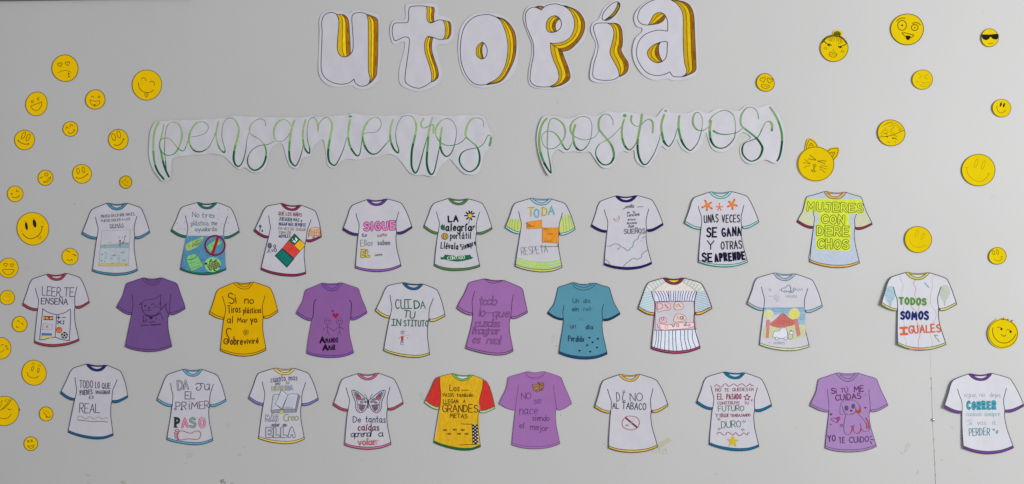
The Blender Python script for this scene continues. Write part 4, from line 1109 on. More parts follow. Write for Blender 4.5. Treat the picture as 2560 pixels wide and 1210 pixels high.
shirt(820, 925, .16949, [(430, 55), (590, 70), (750, 48), (965, 130), (1110, 495), (905, 592), (875, 420), (930, 1095), (590, 1168), (252, 1105), (315, 420), (280, 605), (77, 515), (225, 130), (270, 262), (916, 250), (590, 147)],
      [(184, 92, 120), (170, 66, 80), (192, 98, 132)], (44, 50, 66), 'white shirt with pink trim and a mosaic-winged butterfly above four lines', (1.6, .7, 1.0, .3, 0))
trims()
P('lettering')
T('De', 372, 770, 482, 770, 84, 11, (48, 48, 98)); T('tantas', 556, 770, 848, 776, 98, 11, (48, 48, 98)); T('caídas', 445, 890, 752, 890, 96, 14, (104, 36, 60)); T('aprendí', 338, 985, 680, 978, 92, 10, (30, 32, 58), slant=.15, join=True); T('a', 748, 982, 820, 980, 95, 11, (30, 32, 58)); T('volar', 448, 1108, 772, 1096, 98, 20, (196, 140, 146)); T('volar', 452, 1106, 770, 1094, 96, 10, (126, 40, 56))
P('butterfly')
rb, bb, vb, tb = (190, 82, 88), (96, 112, 158), (140, 100, 140), (84, 132, 164)
for m in (lambda x: x, lambda x: 1200 - x):
    def M(pts): return [(m(x), y) for x, y in pts]
    S(M([(585, 440), (540, 400), (480, 350), (430, 315), (375, 296), (352, 308), (370, 380), (400, 450), (410, 500), (412, 560), (440, 612), (490, 628), (540, 600), (575, 545), (590, 500)]), 8, (36, 42, 52))
    S(M([(382, 300), (390, 360), (425, 440), (440, 490), (440, 560), (468, 612)]), 6, (36, 42, 52))
    F(M([(400, 325), (440, 342), (462, 372), (425, 392), (408, 365)]), bb, edge=(40, 40, 60), ew=6); F(M([(462, 372), (490, 400), (482, 430), (452, 446), (420, 402), (440, 384)]), rb, edge=(40, 40, 60), ew=6); S(M([(420, 350), (455, 410), (470, 435)]), 5, (40, 40, 60)); S(M([(410, 375), (450, 372), (485, 405)]), 5, (40, 40, 60))
    F(M([(455, 502), (508, 512), (500, 560), (468, 572)]), vb, edge=(40, 40, 60), ew=6); F(M([(508, 512), (556, 516), (530, 575), (500, 562)]), bb, edge=(40, 40, 60), ew=6); F(M([(468, 572), (500, 560), (530, 575), (500, 606)]), rb, edge=(40, 40, 60), ew=6); S(M([(480, 505), (490, 560), (510, 600)]), 5, (40, 40, 60)); S(M([(530, 512), (515, 560)]), 5, (40, 40, 60))
    F(ell(m(518), 432, 26, 16, 0, 12, .15), tb, True, edge=(40, 50, 70), ew=5); F(ell(m(500), 475, 26, 13, 25, 12, .15), (160, 100, 124), True, edge=(50, 40, 60), ew=5); F(ell(m(555), 468, 13, 16, 0, 10), (150, 90, 120), True, edge=(50, 40, 60), ew=5)
    S(M([(584, 438), (565, 385), (540, 350)]), 5, (50, 50, 60))
F(ell(594, 470, 14, 36, 0, 12), (20, 22, 32), True); S([(594, 490), (592, 562)], 12, (20, 22, 32))
done()

shirt(1040, 925, .1735, [(510, 52), (670, 78), (820, 72), (1010, 160), (1138, 550), (930, 615), (915, 430), (930, 1105), (640, 1155), (258, 1045), (355, 370), (320, 568), (125, 470), (300, 110), (345, 230), (955, 250), (665, 157)],
      [(116, 172, 78), (168, 196, 138), (28, 96, 50)], (36, 66, 46), 'yellow shirt with red sleeves, green edging and a chequered finish line', (1.4, .7, .6, .3, 0), paper=(196, 198, 202), lw=1.2, edge=(34, 84, 46))
P('body_panel')
F([(345, 100), (430, 75), (512, 55), (560, 105), (610, 145), (665, 158), (725, 148), (780, 112), (822, 75), (900, 105), (962, 135), (958, 260), (915, 420), (905, 600), (912, 850), (925, 1082), (760, 1120), (640, 1125), (480, 1108), (265, 1038), (300, 840), (335, 620), (358, 400), (348, 230)], (216, 168, 24))
P('sleeve')
F([(340, 100), (290, 118), (255, 165), (215, 250), (170, 360), (138, 445), (220, 500), (325, 540), (345, 500), (356, 380), (346, 230)], (202, 48, 42)); P('sleeve'); F([(966, 140), (1010, 165), (1065, 240), (1095, 350), (1134, 525), (1040, 575), (925, 595), (914, 440), (955, 270)], (204, 48, 42))
trims(arms=False)
tline([(342, 100), (346, 230), (358, 345), (354, 460), (336, 575)], 1.3, (78, 44, 26), False); tline([(966, 138), (958, 260), (915, 425), (912, 600)], 1.3, (78, 44, 26), False)
k = (64, 30, 20)
P('lettering')
T('Los', 486, 300, 625, 302, 92, 10, k); T('pequeños', 656, 298, 776, 296, 20, 8, k); T('PASOS', 392, 385, 545, 384, 50, 11, k); T('también', 590, 384, 820, 388, 56, 11, k); T('LLEGAN', 396, 480, 606, 478, 55, 10, k); T('A', 682, 474, 712, 474, 50, 12, k); T('GRANDES', 380, 602, 888, 610, 104, 11, k); T('METAS', 492, 686, 735, 694, 58, 13, k)
for x, y in ((415, 863), (558, 858), (671, 863), (476, 918), (618, 918), (727, 918)): P('footprint'); F(ell(x - 10, y + 1, 17, 9, 0, 10), (66, 40, 26), True, 'ink'); ring(x + 12, y, 14, 8, (66, 40, 26), 10)
P('finish_line')
S([(652, 775), (730, 778), (806, 780)], 8, k); S([(626, 1078), (720, 1074), (815, 1070)], 8, k)
F([(806, 784), (888, 786), (898, 1072), (816, 1074)], (20, 20, 26))
for r in range(12):
    y = 795 + r * 23.5
    for c in ((0, 2) if r % 2 else (1,)): F(ell(823 + c * 27 + r * .9, y, 11, 8, 0, 8), (214, 214, 212), kind='ink')
done()

shirt(1235, 920, .17766, [(455, 55), (575, 66), (715, 52), (935, 130), (1090, 500), (900, 592), (862, 430), (925, 1065), (590, 1136), (252, 1080), (315, 440), (285, 592), (75, 500), (215, 125), (345, 235), (840, 235), (590, 155)],
      [None] * 3, (98, 66, 112), 'purple shirt with small brown theatre masks and sparse thin handwriting', (2.0, .5, 1.2, .3, 0), paper=(147, 101, 159), lw=.95, edge=(142, 66, 104))
trims(collar=False, sleeves=False)
P('collar'); k = (136, 62, 94); tline([(455, 58), (465, 105), (510, 130), (580, 134), (650, 120), (700, 85), (722, 55)], 1.1, k, False); tline([(480, 118), (530, 148), (585, 155), (640, 142), (700, 98)], .9, k, False)
P('outline'); tline(LSB_O, 1.0, (98, 66, 112)); tline(RSB_O, 1.0, (98, 66, 112)); tline(O_TOP, 1.0, (98, 66, 112))
k = (84, 46, 104)
P('lettering')
T('NO', 385, 438, 540, 432, 92, 7, k); T('se', 562, 502, 665, 498, 98, 7, k); T('nace', 362, 652, 612, 652, 125, 7, k); T('siendo', 540, 738, 775, 746, 84, 7, k); T('el', 358, 842, 432, 848, 82, 7, k); T('mejor', 508, 862, 768, 892, 90, 7, k)
P('theatre_masks')
F([(618, 195), (660, 212), (702, 208), (698, 262), (680, 310), (640, 320), (622, 260)], (158, 108, 78), edge=(84, 40, 34), ew=6); F([(542, 230), (580, 242), (628, 215), (645, 270), (640, 315), (600, 338), (565, 318), (548, 280)], (170, 122, 80), edge=(84, 40, 34), ew=6)
for x, y in ((572, 268), (615, 258), (640, 230), (676, 242)): S([(x - 12, y + 3), (x + 12, y - 2)], 9, (60, 30, 28))
S([(580, 300), (600, 312), (618, 300)], 8, (60, 30, 28)); S([(655, 300), (670, 292), (680, 302)], 7, (60, 30, 28))
done()

shirt(1470, 925, .18182, [(420, 65), (580, 76), (715, 60), (925, 130), (1098, 490), (895, 585), (860, 410), (955, 1055), (620, 1132), (285, 1070), (318, 420), (295, 592), (92, 510), (220, 140), (268, 262), (893, 255), (580, 157)],
      [(222, 178, 78), (220, 180, 84), (222, 182, 86)], NAV, 'creased white shirt with amber trim, DI NO AL TABACO and a crossed-out circle', (2.6, .8, .9, .3, .5))
trims(); k = (50, 54, 88)
P('lettering')
T('D', 394, 434, 438, 434, 128, 9, k); ring(493, 297, 15, 7, k); S([(490, 318), (478, 360), (476, 408), (490, 430), (510, 414)], 9, k); T('NO', 580, 432, 772, 426, 112, 9, k); T('AL', 338, 530, 420, 528, 78, 10, k); T('TABACO', 468, 532, 795, 548, 88, 10, k)
P('ban_sign')
S([(530, 638), (580, 632), (650, 642), (695, 680), (706, 730), (680, 790), (630, 815), (575, 822), (500, 796), (468, 745), (480, 690), (508, 655)], 8, (158, 54, 92), True, True); S([(518, 657), (668, 782)], 23, (132, 30, 66)); F([(515, 752), (545, 742), (556, 768), (525, 778)], (166, 148, 108), kind='pencil'); S([(560, 752), (600, 710), (628, 672)], 3.5, (180, 180, 192)); S([(575, 765), (635, 690)], 3.5, (180, 180, 192)); dot(618, 662, 5, (150, 150, 170))
done()

shirt(1730, 920, .17766, [(435, 58), (600, 74), (750, 68), (965, 150), (1118, 535), (905, 615), (880, 430), (938, 1105), (620, 1162), (245, 1075), (305, 410), (270, 585), (62, 490), (215, 125), (262, 247), (918, 278), (600, 155)],
      [(24, 112, 152)] * 3, NAV, 'white shirt with bright blue trim, red wavy lines and a small yellow star', (1.6, .7, 1.2, .3, 0), edge=(22, 72, 116))
trims(); r, g = (156, 36, 74), (78, 116, 96)
P('lettering')
T('NO', 332, 332, 408, 330, 50, 12, r); T('TE', 455, 328, 520, 326, 42, 12, r); T('QUEDES', 570, 324, 785, 322, 44, 11, r); T('EN', 806, 320, 864, 318, 38, 11, r); T('EL', 360, 440, 436, 440, 76, 11, r); T('PASADO', 488, 438, 690, 434, 72, 11, r); T('CONSTRUYE', 358, 514, 686, 510, 40, 11, r); T('TU', 736, 512, 800, 510, 36, 10, r); T('FUTURO', 370, 608, 780, 598, 72, 8, g); T('Y', 330, 690, 368, 690, 46, 11, r); T('SIGUE', 390, 690, 520, 688, 44, 11, r); T('TRABAJANDO', 540, 686, 820, 680, 38, 11, r); T('DURO', 415, 842, 690, 830, 92, 8, g)
dot(422, 640, 9, r); S([(845, 440), (838, 465)], 10, r)
P('star_outline')
star(775, 412, 48, r, False, 9); P('wavy_line'); S([(315, 262), (335, 235), (365, 240), (400, 268), (430, 255), (450, 225), (480, 222), (510, 255), (540, 250), (570, 228), (600, 225), (640, 255), (680, 225), (715, 225), (750, 255), (780, 250), (815, 222), (840, 250), (862, 240)], 7, r); P('wavy_line'); S([(350, 930), (365, 905), (400, 908), (440, 940), (475, 935), (490, 905), (520, 905), (560, 935), (590, 930), (615, 905), (650, 945), (690, 945), (720, 912), (750, 925), (780, 940), (785, 910), (808, 912)], 7, r)
P('quote_marks')
for a in (((360, 710), (380, 738)), ((378, 705), (398, 728)), ((708, 755), (730, 732)), ((722, 772), (758, 742)), ((362, 855), (388, 842)), ((370, 872), (402, 852)), ((690, 862), (715, 885)), ((708, 848), (735, 870))): S(a, 7, g)
P('star')
star(572, 1032, 92, (216, 190, 52), True, rot=4, k=.44)
done()

shirt(2010, 920, .18182, [(435, 72), (600, 78), (750, 70), (985, 145), (1150, 515), (930, 605), (905, 450), (993, 1080), (640, 1155), (290, 1100), (335, 460), (325, 605), (80, 515), (210, 150), (320, 295), (890, 295), (600, 187)],
      [(162, 134, 180)] * 3, (82, 66, 110), 'lavender shirt with a drawn puppy, orange ear shading and pink hearts', (2.6, .6, 1.2, .3, 0), paper=(164, 131, 184), lw=1.05, edge=(76, 52, 108))
trims(); k = (96, 36, 86)
P('lettering')
T('Si', 375, 352, 465, 344, 76, 13, k); T('TÚ', 505, 336, 622, 330, 58, 12, k); T('ME', 690, 328, 820, 320, 74, 12, k); T('CUiDAS', 432, 448, 790, 418, 76, 13, k); T('YO', 330, 1010, 430, 1000, 82, 12, (90, 40, 84)); T('TE', 482, 1030, 556, 1028, 76, 11, (90, 60, 110)); T('CUiDO', 622, 1028, 888, 1010, 76, 11, (96, 64, 112)); S([(905, 950), (925, 935)], 10, k); S([(918, 978), (958, 988)], 10, k); S([(910, 1010), (928, 1040)], 10, k); S([(810, 372), (840, 382), (870, 370)], 5, (140, 104, 150)); dot(842, 350, 6, (130, 90, 140))
P('puppy'); o, l = (188, 76, 40), (128, 84, 130)
F([(755, 500), (775, 545), (782, 595), (755, 622), (712, 605), (708, 570), (740, 580), (762, 550)], o, True, 'pencil'); S([(545, 580), (560, 620), (600, 640)], 9, (176, 84, 84)); S([(640, 640), (700, 612)], 9, o)
S([(545, 635), (500, 635), (494, 560), (508, 490), (545, 455), (620, 442), (690, 445), (735, 478), (770, 530), (784, 590)], 5, l); S([(525, 520), (540, 585), (575, 630), (640, 640), (700, 612), (712, 545)], 5, l); S([(712, 545), (720, 600), (755, 622), (782, 598)], 5, (150, 80, 80))
F(ell(583, 550, 24, 34, -5, 14), (92, 92, 124), True, edge=(80, 76, 110), ew=4); F(ell(676, 525, 23, 32, 5, 14), (92, 92, 124), True, edge=(80, 76, 110), ew=4); F([(632, 578), (662, 574), (652, 598), (640, 600)], (72, 58, 90), True)
S([(572, 640), (556, 720), (545, 820), (562, 895), (600, 915), (640, 895), (662, 820), (640, 796)], 6, (132, 72, 116)); S([(660, 800), (690, 788), (676, 830), (690, 880), (740, 898), (778, 870), (788, 820), (770, 760)], 6, (132, 72, 110)); S([(740, 625), (800, 690), (840, 740), (870, 800)], 5, l); S([(790, 840), (820, 868), (880, 865), (900, 820), (885, 740), (845, 685)], 5, (140, 80, 110))
for a in ([(662, 800), (662, 850), (640, 892)], [(785, 810), (775, 865), (745, 896)], [(850, 690), (885, 750), (890, 830)], [(860, 760), (865, 825)]): S(a, 14, o, kind='pencil')
P('heart'); F([(445, 690), (480, 668), (492, 690), (470, 735), (450, 755), (455, 715)], (190, 64, 146), True, 'pencil'); S([(448, 755), (375, 710), (385, 690), (420, 688), (438, 700), (455, 678), (485, 672), (490, 700), (448, 755)], 6, (140, 40, 104)); P('heart'); heart(372, 636, 20, (140, 44, 104), rot=-15); P('heart'); heart(515, 790, 20, (150, 60, 116), False, 6, -10); P('heart'); heart(368, 776, 12, (140, 60, 120)); P('heart'); heart(842, 545, 16, (130, 48, 96))
done()

shirt(2310, 920, .19011, [(575, 78), (745, 92), (895, 70), (1115, 135), (1303, 495), (1085, 580), (1043, 410), (1165, 1045), (830, 1125), (508, 1045), (485, 420), (480, 592), (252, 510), (380, 155), (433, 275), (1077, 265), (745, 165)],
      [(114, 62, 152), (120, 74, 158), (124, 72, 160)], (72, 72, 94), 'folded white shirt with purple trim and teal painted word CORRER', (5.0, .8, 2.2, .3, 2.2))
trims()
P('lettering')
T('sigue,', 522, 378, 690, 382, 62, 6, (172, 172, 192)); T('no', 730, 378, 800, 378, 60, 6, (176, 176, 196)); T('dejes', 865, 380, 1000, 384, 62, 6, (172, 172, 192))
T('CORRER', 565, 538, 935, 532, 92, 30, (46, 146, 170), jit=.04); T('CORRER', 565, 538, 935, 532, 88, 9, (90, 178, 194), jit=.05)
T('cuidado', 548, 628, 760, 632, 58, 6, (168, 202, 214)); T('siempre', 790, 630, 995, 628, 58, 6, (168, 202, 214)); T('Si', 568, 748, 622, 748, 66, 6, (180, 182, 202)); T('vas', 700, 750, 815, 748, 70, 6, (180, 182, 202)); T('a', 900, 742, 935, 742, 68, 6, (180, 200, 210)); T('PERDER', 590, 886, 860, 880, 94, 8, (84, 146, 168))
P('quote_marks')
S([(895, 800), (912, 815)], 9, (110, 150, 166)); S([(925, 800), (918, 820)], 8, (110, 150, 166)); P('drop'); F(ell(955, 838, 16, 24, 15, 12), (112, 178, 192), True, 'pencil')
done()

# ------------------------------------------------------------------ the six cut-out letters of the title
def bend(cx, cy, hw, hh, seed, L=1.5, R=.6, B=.8, TP=.4, wav=.38):
    r = random.Random(seed); ph = [r.uniform(0, 6.28) for _ in range(4)]
    lx, ly = r.uniform(38, 60), r.uniform(70, 120)
    def f(x, y):
        u, v = (x - cx) / hw, (y - cy) / hh
        d = .3 + wav * (1 + math.sin(x / lx * 6.28 + ph[0]) * math.cos(y / ly * 6.28 + ph[1])) + .2 * (1 + math.sin((x - y) / 23.0 + ph[2]))
        return d + L * max(0, -u - .1) ** 2 + R * max(0, u - .1) ** 2 + B * max(0, v - .1) ** 2 + TP * max(0, -v - .1) ** 2
    return f
INKL = (50, 50, 62)
YA, YB, YC = (204, 164, 12), (226, 190, 14), (160, 104, 8)
def letter(x0, y0, s, label, seed, paper, holes_cx, lift=(1.1, .6, .7, .4)):
    global TH
    sheet(x0, y0, s)
    q = catmull([W(p) for p in paper], True, 4)
    xs = [p[0] for p in q]; ys = [p[1] for p in q]
    cx, cy = (min(xs) + max(xs)) / 2, (min(ys) + max(ys)) / 2
    random.seed(seed)
    TH = Thing('paper_letter', label, 'letter', 'cut-out letters of the title word', cx, cy, bend(cx, cy, (max(xs) - min(xs)) / 2, (max(ys) - min(ys)) / 2, seed, *lift))
    P('paper'); poly(q, ink(albedo(white(cx), cx), 'paper'), 0.0, 7.0, True, 0.18)
LW = 8.2
def face(pts, name='outline'):
    P(name)
    S(pts, LW, INKL, True)
def side(inner, outer, fr=(.33, .66), closed_ends=True):
    """one shaded side of a letter: three marker bands between its two pen edges"""
    n = 40
    a = even(catmull([W(p) for p in inner]), n); b = even(catmull([W(p) for p in outer]), n)
    f = (0,) + fr + (1,)
    P('shaded_side')
    for i, c in enumerate((YA, YB, YC)):
        e0 = a + (b - a) * f[i]; e1 = a + (b - a) * f[i + 1]
        poly([tuple(q) for q in e0] + [tuple(q) for q in e1[::-1]], colr(c, 'fill'), TH.lay)
    TH.lay += .008
    # darker marker blotches along the brown band
    e1 = a + (b - a) * (f[2] + (1 - f[2]) * .55)
    k = random.randint(0, 5)
    while k < n - 6:
        m = random.randint(3, 6)
        ribbon(catmull([tuple(q) for q in e1[k:k + m]]), random.uniform(.12, .3) * float(np.linalg.norm(b[k] - a[k])) * .8, colr((132, 82, 10), 'pencil'), TH.lay)
        k += m + random.randint(2, 9)
    TH.lay += .008
    for t in f:
        e = a + (b - a) * t
        ribbon([tuple(q) for q in e], LW * ZM[2] * (1 if t in (0, 1) else .85), colr(INKL if t in (0, 1) else (70, 50, 22)), TH.lay); TH.lay += .006
    for q0, q1 in ((a[0], b[0]), (a[-1], b[-1])):
        if np.linalg.norm(q0 - q1) > 1: ribbon(resample([tuple(q0), tuple(q1)]), LW * ZM[2], colr(INKL), TH.lay); TH.lay += .006

SA, SB = (760, 0, .203125), (1260, 0, .203125)
letter(*SA, 'white cut-out letter u with two golden shaded sides, first of the title', 41,
       [(335, 128), (270, 140), (215, 180), (190, 260), (193, 400), (185, 600), (178, 780), (185, 900), (225, 985), (290, 1040), (370, 1070), (480, 1068), (590, 1050), (640, 1085), (720, 1100), (800, 1085), (880, 1025), (930, 960), (935, 700), (940, 400), (930, 220), (900, 180), (830, 150), (700, 125), (600, 135), (560, 165), (500, 150), (420, 140)], 0)
side([(400, 175), (425, 220), (430, 280), (425, 380), (415, 480), (410, 570), (422, 645), (455, 690), (500, 703)], [(490, 182), (530, 215), (552, 280), (560, 400), (567, 500), (570, 600), (570, 668), (545, 690), (515, 702)], (.38, .68))
side([(770, 178), (790, 250), (792, 400), (793, 600), (793, 800), (798, 900), (815, 960), (800, 1025), (770, 1050)], [(800, 185), (895, 228), (912, 300), (912, 500), (908, 700), (900, 850), (890, 930), (840, 1000), (775, 1050)], (.30, .58))
face([(455, 690), (422, 645), (412, 580), (415, 480), (428, 350), (430, 260), (408, 190), (375, 162), (335, 155), (285, 165), (240, 205), (220, 280), (225, 400), (220, 560), (213, 720), (215, 850), (235, 920), (280, 975), (350, 1015), (430, 1035), (500, 1035), (565, 1015), (617, 972)])
S([(617, 972), (625, 1010), (660, 1045), (710, 1062), (770, 1050), (805, 1022)], LW, INKL)
S([(568, 672), (590, 645), (603, 610), (607, 540), (604, 450), (595, 330), (590, 220), (605, 180), (640, 162), (690, 155), (740, 162), (775, 180)], LW, INKL)
TH.finish()

letter(*SA, 'white cut-out letter t with golden shaded sides, between the u and the o', 42,
       [(1420, 45), (1290, 50), (1250, 75), (1240, 240), (1110, 255), (1065, 320), (1062, 420), (1085, 520), (1130, 545), (1200, 515), (1245, 530), (1225, 660), (1185, 800), (1170, 930), (1185, 1030), (1260, 1085), (1390, 1125), (1500, 1105), (1620, 1050), (1685, 990), (1700, 880), (1660, 720), (1625, 590), (1650, 545), (1740, 545), (1810, 500), (1845, 400), (1835, 290), (1790, 220), (1690, 190), (1660, 180), (1660, 100), (1630, 55), (1540, 40)], 0, (1.7, .7, .8, .7))
side([(1510, 82), (1515, 130), (1513, 200), (1520, 255), (1545, 278)], [(1598, 92), (1605, 130), (1597, 180), (1597, 240), (1605, 268)])
side([(1715, 252), (1735, 310), (1740, 380), (1735, 440), (1715, 485)], [(1795, 270), (1808, 310), (1810, 380), (1803, 430), (1775, 478)])
side([(1515, 455), (1490, 510), (1485, 580), (1495, 660), (1530, 760), (1560, 860), (1572, 940), (1568, 1010)], [(1588, 465), (1575, 510), (1570, 580), (1580, 650), (1610, 750), (1642, 840), (1655, 910), (1645, 960), (1600, 1000)])
face([(1515, 455), (1540, 450), (1590, 460), (1650, 482), (1690, 488), (1720, 482)])
S([(1568, 1010), (1500, 1055), (1440, 1082), (1390, 1085), (1320, 1065), (1260, 1025), (1245, 990), (1247, 920), (1262, 800), (1280, 680), (1295, 560), (1297, 485), (1275, 460), (1230, 458), (1180, 480), (1135, 502), (1115, 497), (1098, 460), (1088, 400), (1090, 340), (1105, 300), (1130, 285), (1200, 282), (1265, 278), (1285, 255), (1290, 200), (1290, 130), (1305, 90), (1345, 78), (1420, 74), (1490, 78), (1512, 90)], LW, INKL)
S([(1540, 278), (1570, 283), (1605, 270), (1640, 252), (1680, 246), (1720, 255)], LW, INKL)
TH.finish()

letter(*SA, 'round white cut-out letter o with a golden crescent and a small oval counter', 43,
       [(2230, 155), (2060, 190), (1940, 320), (1900, 520), (1905, 720), (1960, 910), (2060, 1040), (2180, 1080), (2330, 1065), (2480, 1000), (2600, 870), (2640, 650), (2630, 450), (2560, 290), (2440, 190)], 0)
side([(2365, 210), (2430, 270), (2490, 430), (2510, 600), (2480, 800), (2390, 955), (2240, 1042)], [(2385, 212), (2470, 242), (2541, 310), (2591, 400), (2611, 520), (2601, 680), (2551, 820), (2461, 970), (2380, 1020), (2260, 1043)])
side([(2190, 518), (2140, 560), (2120, 620), (2130, 690), (2180, 728)], [(2215, 530), (2195, 570), (2190, 620), (2198, 680), (2212, 722)], (.4, .7))
face([(2240, 1042), (2160, 1047), (2080, 1020), (2000, 930), (1940, 780), (1925, 620), (1940, 450), (1990, 310), (2100, 210), (2230, 180), (2300, 187), (2365, 210)])
S([(2190, 518), (2225, 540), (2250, 590), (2255, 640), (2240, 695), (2212, 722), (2180, 728)], LW, INKL)
TH.finish()

letter(*SB, 'white cut-out letter p with a wide golden side and a round counter', 44,
       [(370, 65), (290, 90), (248, 160), (245, 260), (290, 400), (340, 530), (345, 620), (325, 760), (302, 900), (305, 1010), (345, 1065), (430, 1090), (600, 1095), (720, 1080), (815, 1030), (840, 960), (825, 860), (780, 730), (760, 660), (880, 600), (990, 490), (1020, 350), (1010, 240), (940, 140), (820, 70), (650, 25), (500, 45)], 0, (2.0, .7, 1.0, .5))
side([(720, 70), (790, 110), (845, 190), (868, 280), (855, 380), (810, 465), (730, 515), (640, 533), (572, 530)], [(760, 72), (880, 120), (950, 185), (990, 270), (988, 370), (945, 470), (870, 560), (800, 615), (715, 635)])
side([(570, 530), (580, 640), (610, 740), (650, 830), (675, 920), (670, 980), (630, 1030), (560, 1068)], [(715, 635), (750, 730), (790, 830), (812, 920), (808, 970), (770, 1010), (700, 1050), (600, 1075)])
side([(620, 193), (560, 220), (525, 280), (522, 350), (545, 390), (580, 400)], [(685, 235), (650, 265), (632, 310), (635, 360), (648, 380)])
side([(382, 92), (405, 98), (435, 112), (460, 124)], [(395, 84), (430, 76), (462, 78), (488, 88)], (.35, .7))
face([(560, 1068), (480, 1072), (400, 1062), (345, 1030), (322, 980), (325, 900), (340, 800), (360, 700), (365, 600), (355, 520), (320, 430), (280, 330), (265, 240), (270, 160), (310, 110), (370, 90), (420, 98), (460, 125)])
S([(460, 125), (500, 85), (560, 58), (640, 50), (720, 70)], LW, INKL)
S([(620, 193), (660, 205), (692, 240), (707, 290), (698, 340), (660, 380), (610, 398), (570, 400)], LW, INKL)
TH.finish()

letter(*SB, 'white cut-out letter í with a slanted oval accent and golden side', 45,
       [(1395, 0), (1320, 20), (1230, 100), (1190, 180), (1160, 240), (1090, 290), (1068, 360), (1085, 430), (1130, 540), (1115, 650), (1080, 760), (1060, 880), (1058, 960), (1090, 1000), (1180, 1020), (1330, 1012), (1450, 970), (1530, 900), (1558, 830), (1540, 750), (1480, 650), (1472, 560), (1475, 400), (1455, 310), (1395, 255), (1400, 190), (1440, 110), (1445, 40), (1425, 5)], 0, (3.0, .6, 1.1, .5))
side([(1270, 285), (1320, 315), (1350, 380), (1348, 450), (1325, 550), (1303, 640), (1325, 710), (1370, 790), (1405, 860), (1420, 935)], [(1380, 288), (1420, 310), (1448, 370), (1458, 470), (1455, 560), (1440, 620), (1480, 700), (1525, 770), (1528, 840), (1500, 900), (1430, 943)])
side([(1398, 35), (1390, 80), (1350, 150), (1290, 210), (1240, 248)], [(1415, 40), (1428, 70), (1405, 130), (1350, 200), (1250, 250)], (.35, .7))
face([(1420, 940), (1350, 980), (1270, 990), (1180, 985), (1115, 965), (1092, 930), (1095, 860), (1110, 770), (1140, 680), (1157, 600), (1155, 540), (1130, 460), (1105, 380), (1102, 330), (1130, 295), (1180, 285), (1240, 284), (1290, 287)])
P('accent'); S([(1395, 22), (1340, 40), (1270, 100), (1220, 170), (1208, 230), (1240, 252), (1300, 240), (1370, 180), (1420, 100), (1425, 45)], LW, INKL, True, True)
TH.finish()

letter(*SB, 'large white cut-out letter a with golden side, last of the title', 46,
       [(1850, -20), (1740, 30), (1650, 110), (1605, 190), (1605, 270), (1640, 330), (1700, 350), (1690, 400), (1620, 470), (1585, 570), (1582, 680), (1615, 790), (1680, 890), (1760, 955), (1850, 985), (2000, 970), (2080, 990), (2200, 985), (2320, 950), (2380, 880), (2390, 700), (2375, 400), (2365, 180), (2320, 70), (2200, -10), (2050, -40)], 0, (3.2, .7, 1.0, .5))
side([(2060, 5), (2130, 50), (2190, 140), (2205, 250), (2205, 450), (2210, 650), (2225, 790), (2248, 860), (2235, 915), (2190, 945)], [(2110, 0), (2230, 30), (2300, 90), (2335, 200), (2345, 400), (2355, 600), (2362, 780), (2360, 860), (2320, 900), (2220, 942)])
side([(1778, 306), (1810, 245), (1840, 190), (1890, 157), (1940, 160)], [(1830, 303), (1900, 290), (1955, 260), (1982, 215), (1985, 190)])
side([(1920, 520), (1840, 555), (1780, 610), (1765, 660), (1790, 720), (1850, 765), (1900, 773)], [(1926, 519), (1905, 560), (1902, 620), (1915, 690), (1945, 750)])
face([(2080, 0), (1960, -14), (1850, 0), (1760, 40), (1680, 110), (1647, 190), (1650, 250), (1690, 295), (1760, 310), (1830, 303)])
S([(1930, 155), (1965, 172), (1990, 200), (2010, 250), (2016, 310), (2012, 385)], LW, INKL); S([(2012, 385), (1920, 372), (1830, 385), (1730, 430), (1660, 510), (1630, 620), (1640, 720), (1690, 820), (1760, 895), (1860, 930), (1960, 920), (2042, 886)], LW, INKL); S([(2042, 886), (2065, 925), (2100, 945), (2190, 947)], LW, INKL)
S([(1920, 520), (2003, 515), (2008, 600), (2000, 690), (1965, 745), (1910, 772), (1880, 772)], LW, INKL)
TH.finish()

# ------------------------------------------------------------------ two banners of green brush script
def banner(label, seed, paper_mm, lift):
    global TH
    q = catmull(paper_mm, True, 4)
    xs = [p[0] for p in q]; ys = [p[1] for p in q]
    cx, cy = (min(xs) + max(xs)) / 2, (min(ys) + max(ys)) / 2
    random.seed(seed)
    base = bend(cx, cy, (max(xs) - min(xs)) / 2, (max(ys) - min(ys)) / 2, seed, *lift)
    r = random.Random(seed); p1, p2 = r.uniform(0, 6), r.uniform(0, 6)
    TH = Thing('word_banner', label, 'paper banner', 'green script word banners', cx, cy, lambda x, y: base(x, y) + .5 * (1 + math.sin(x / 17.0 + p1) * math.sin(y / 38.0 + p2)) + .018 * max(0, y - cy - 20))
    P('paper'); poly(q, ink(albedo(white(cx), cx), 'paper'), 0.0, 7.0, True, 0.18)
LG, MG, DG, TG = (136, 164, 112), (78, 142, 76), (8, 84, 44), (100, 122, 92)
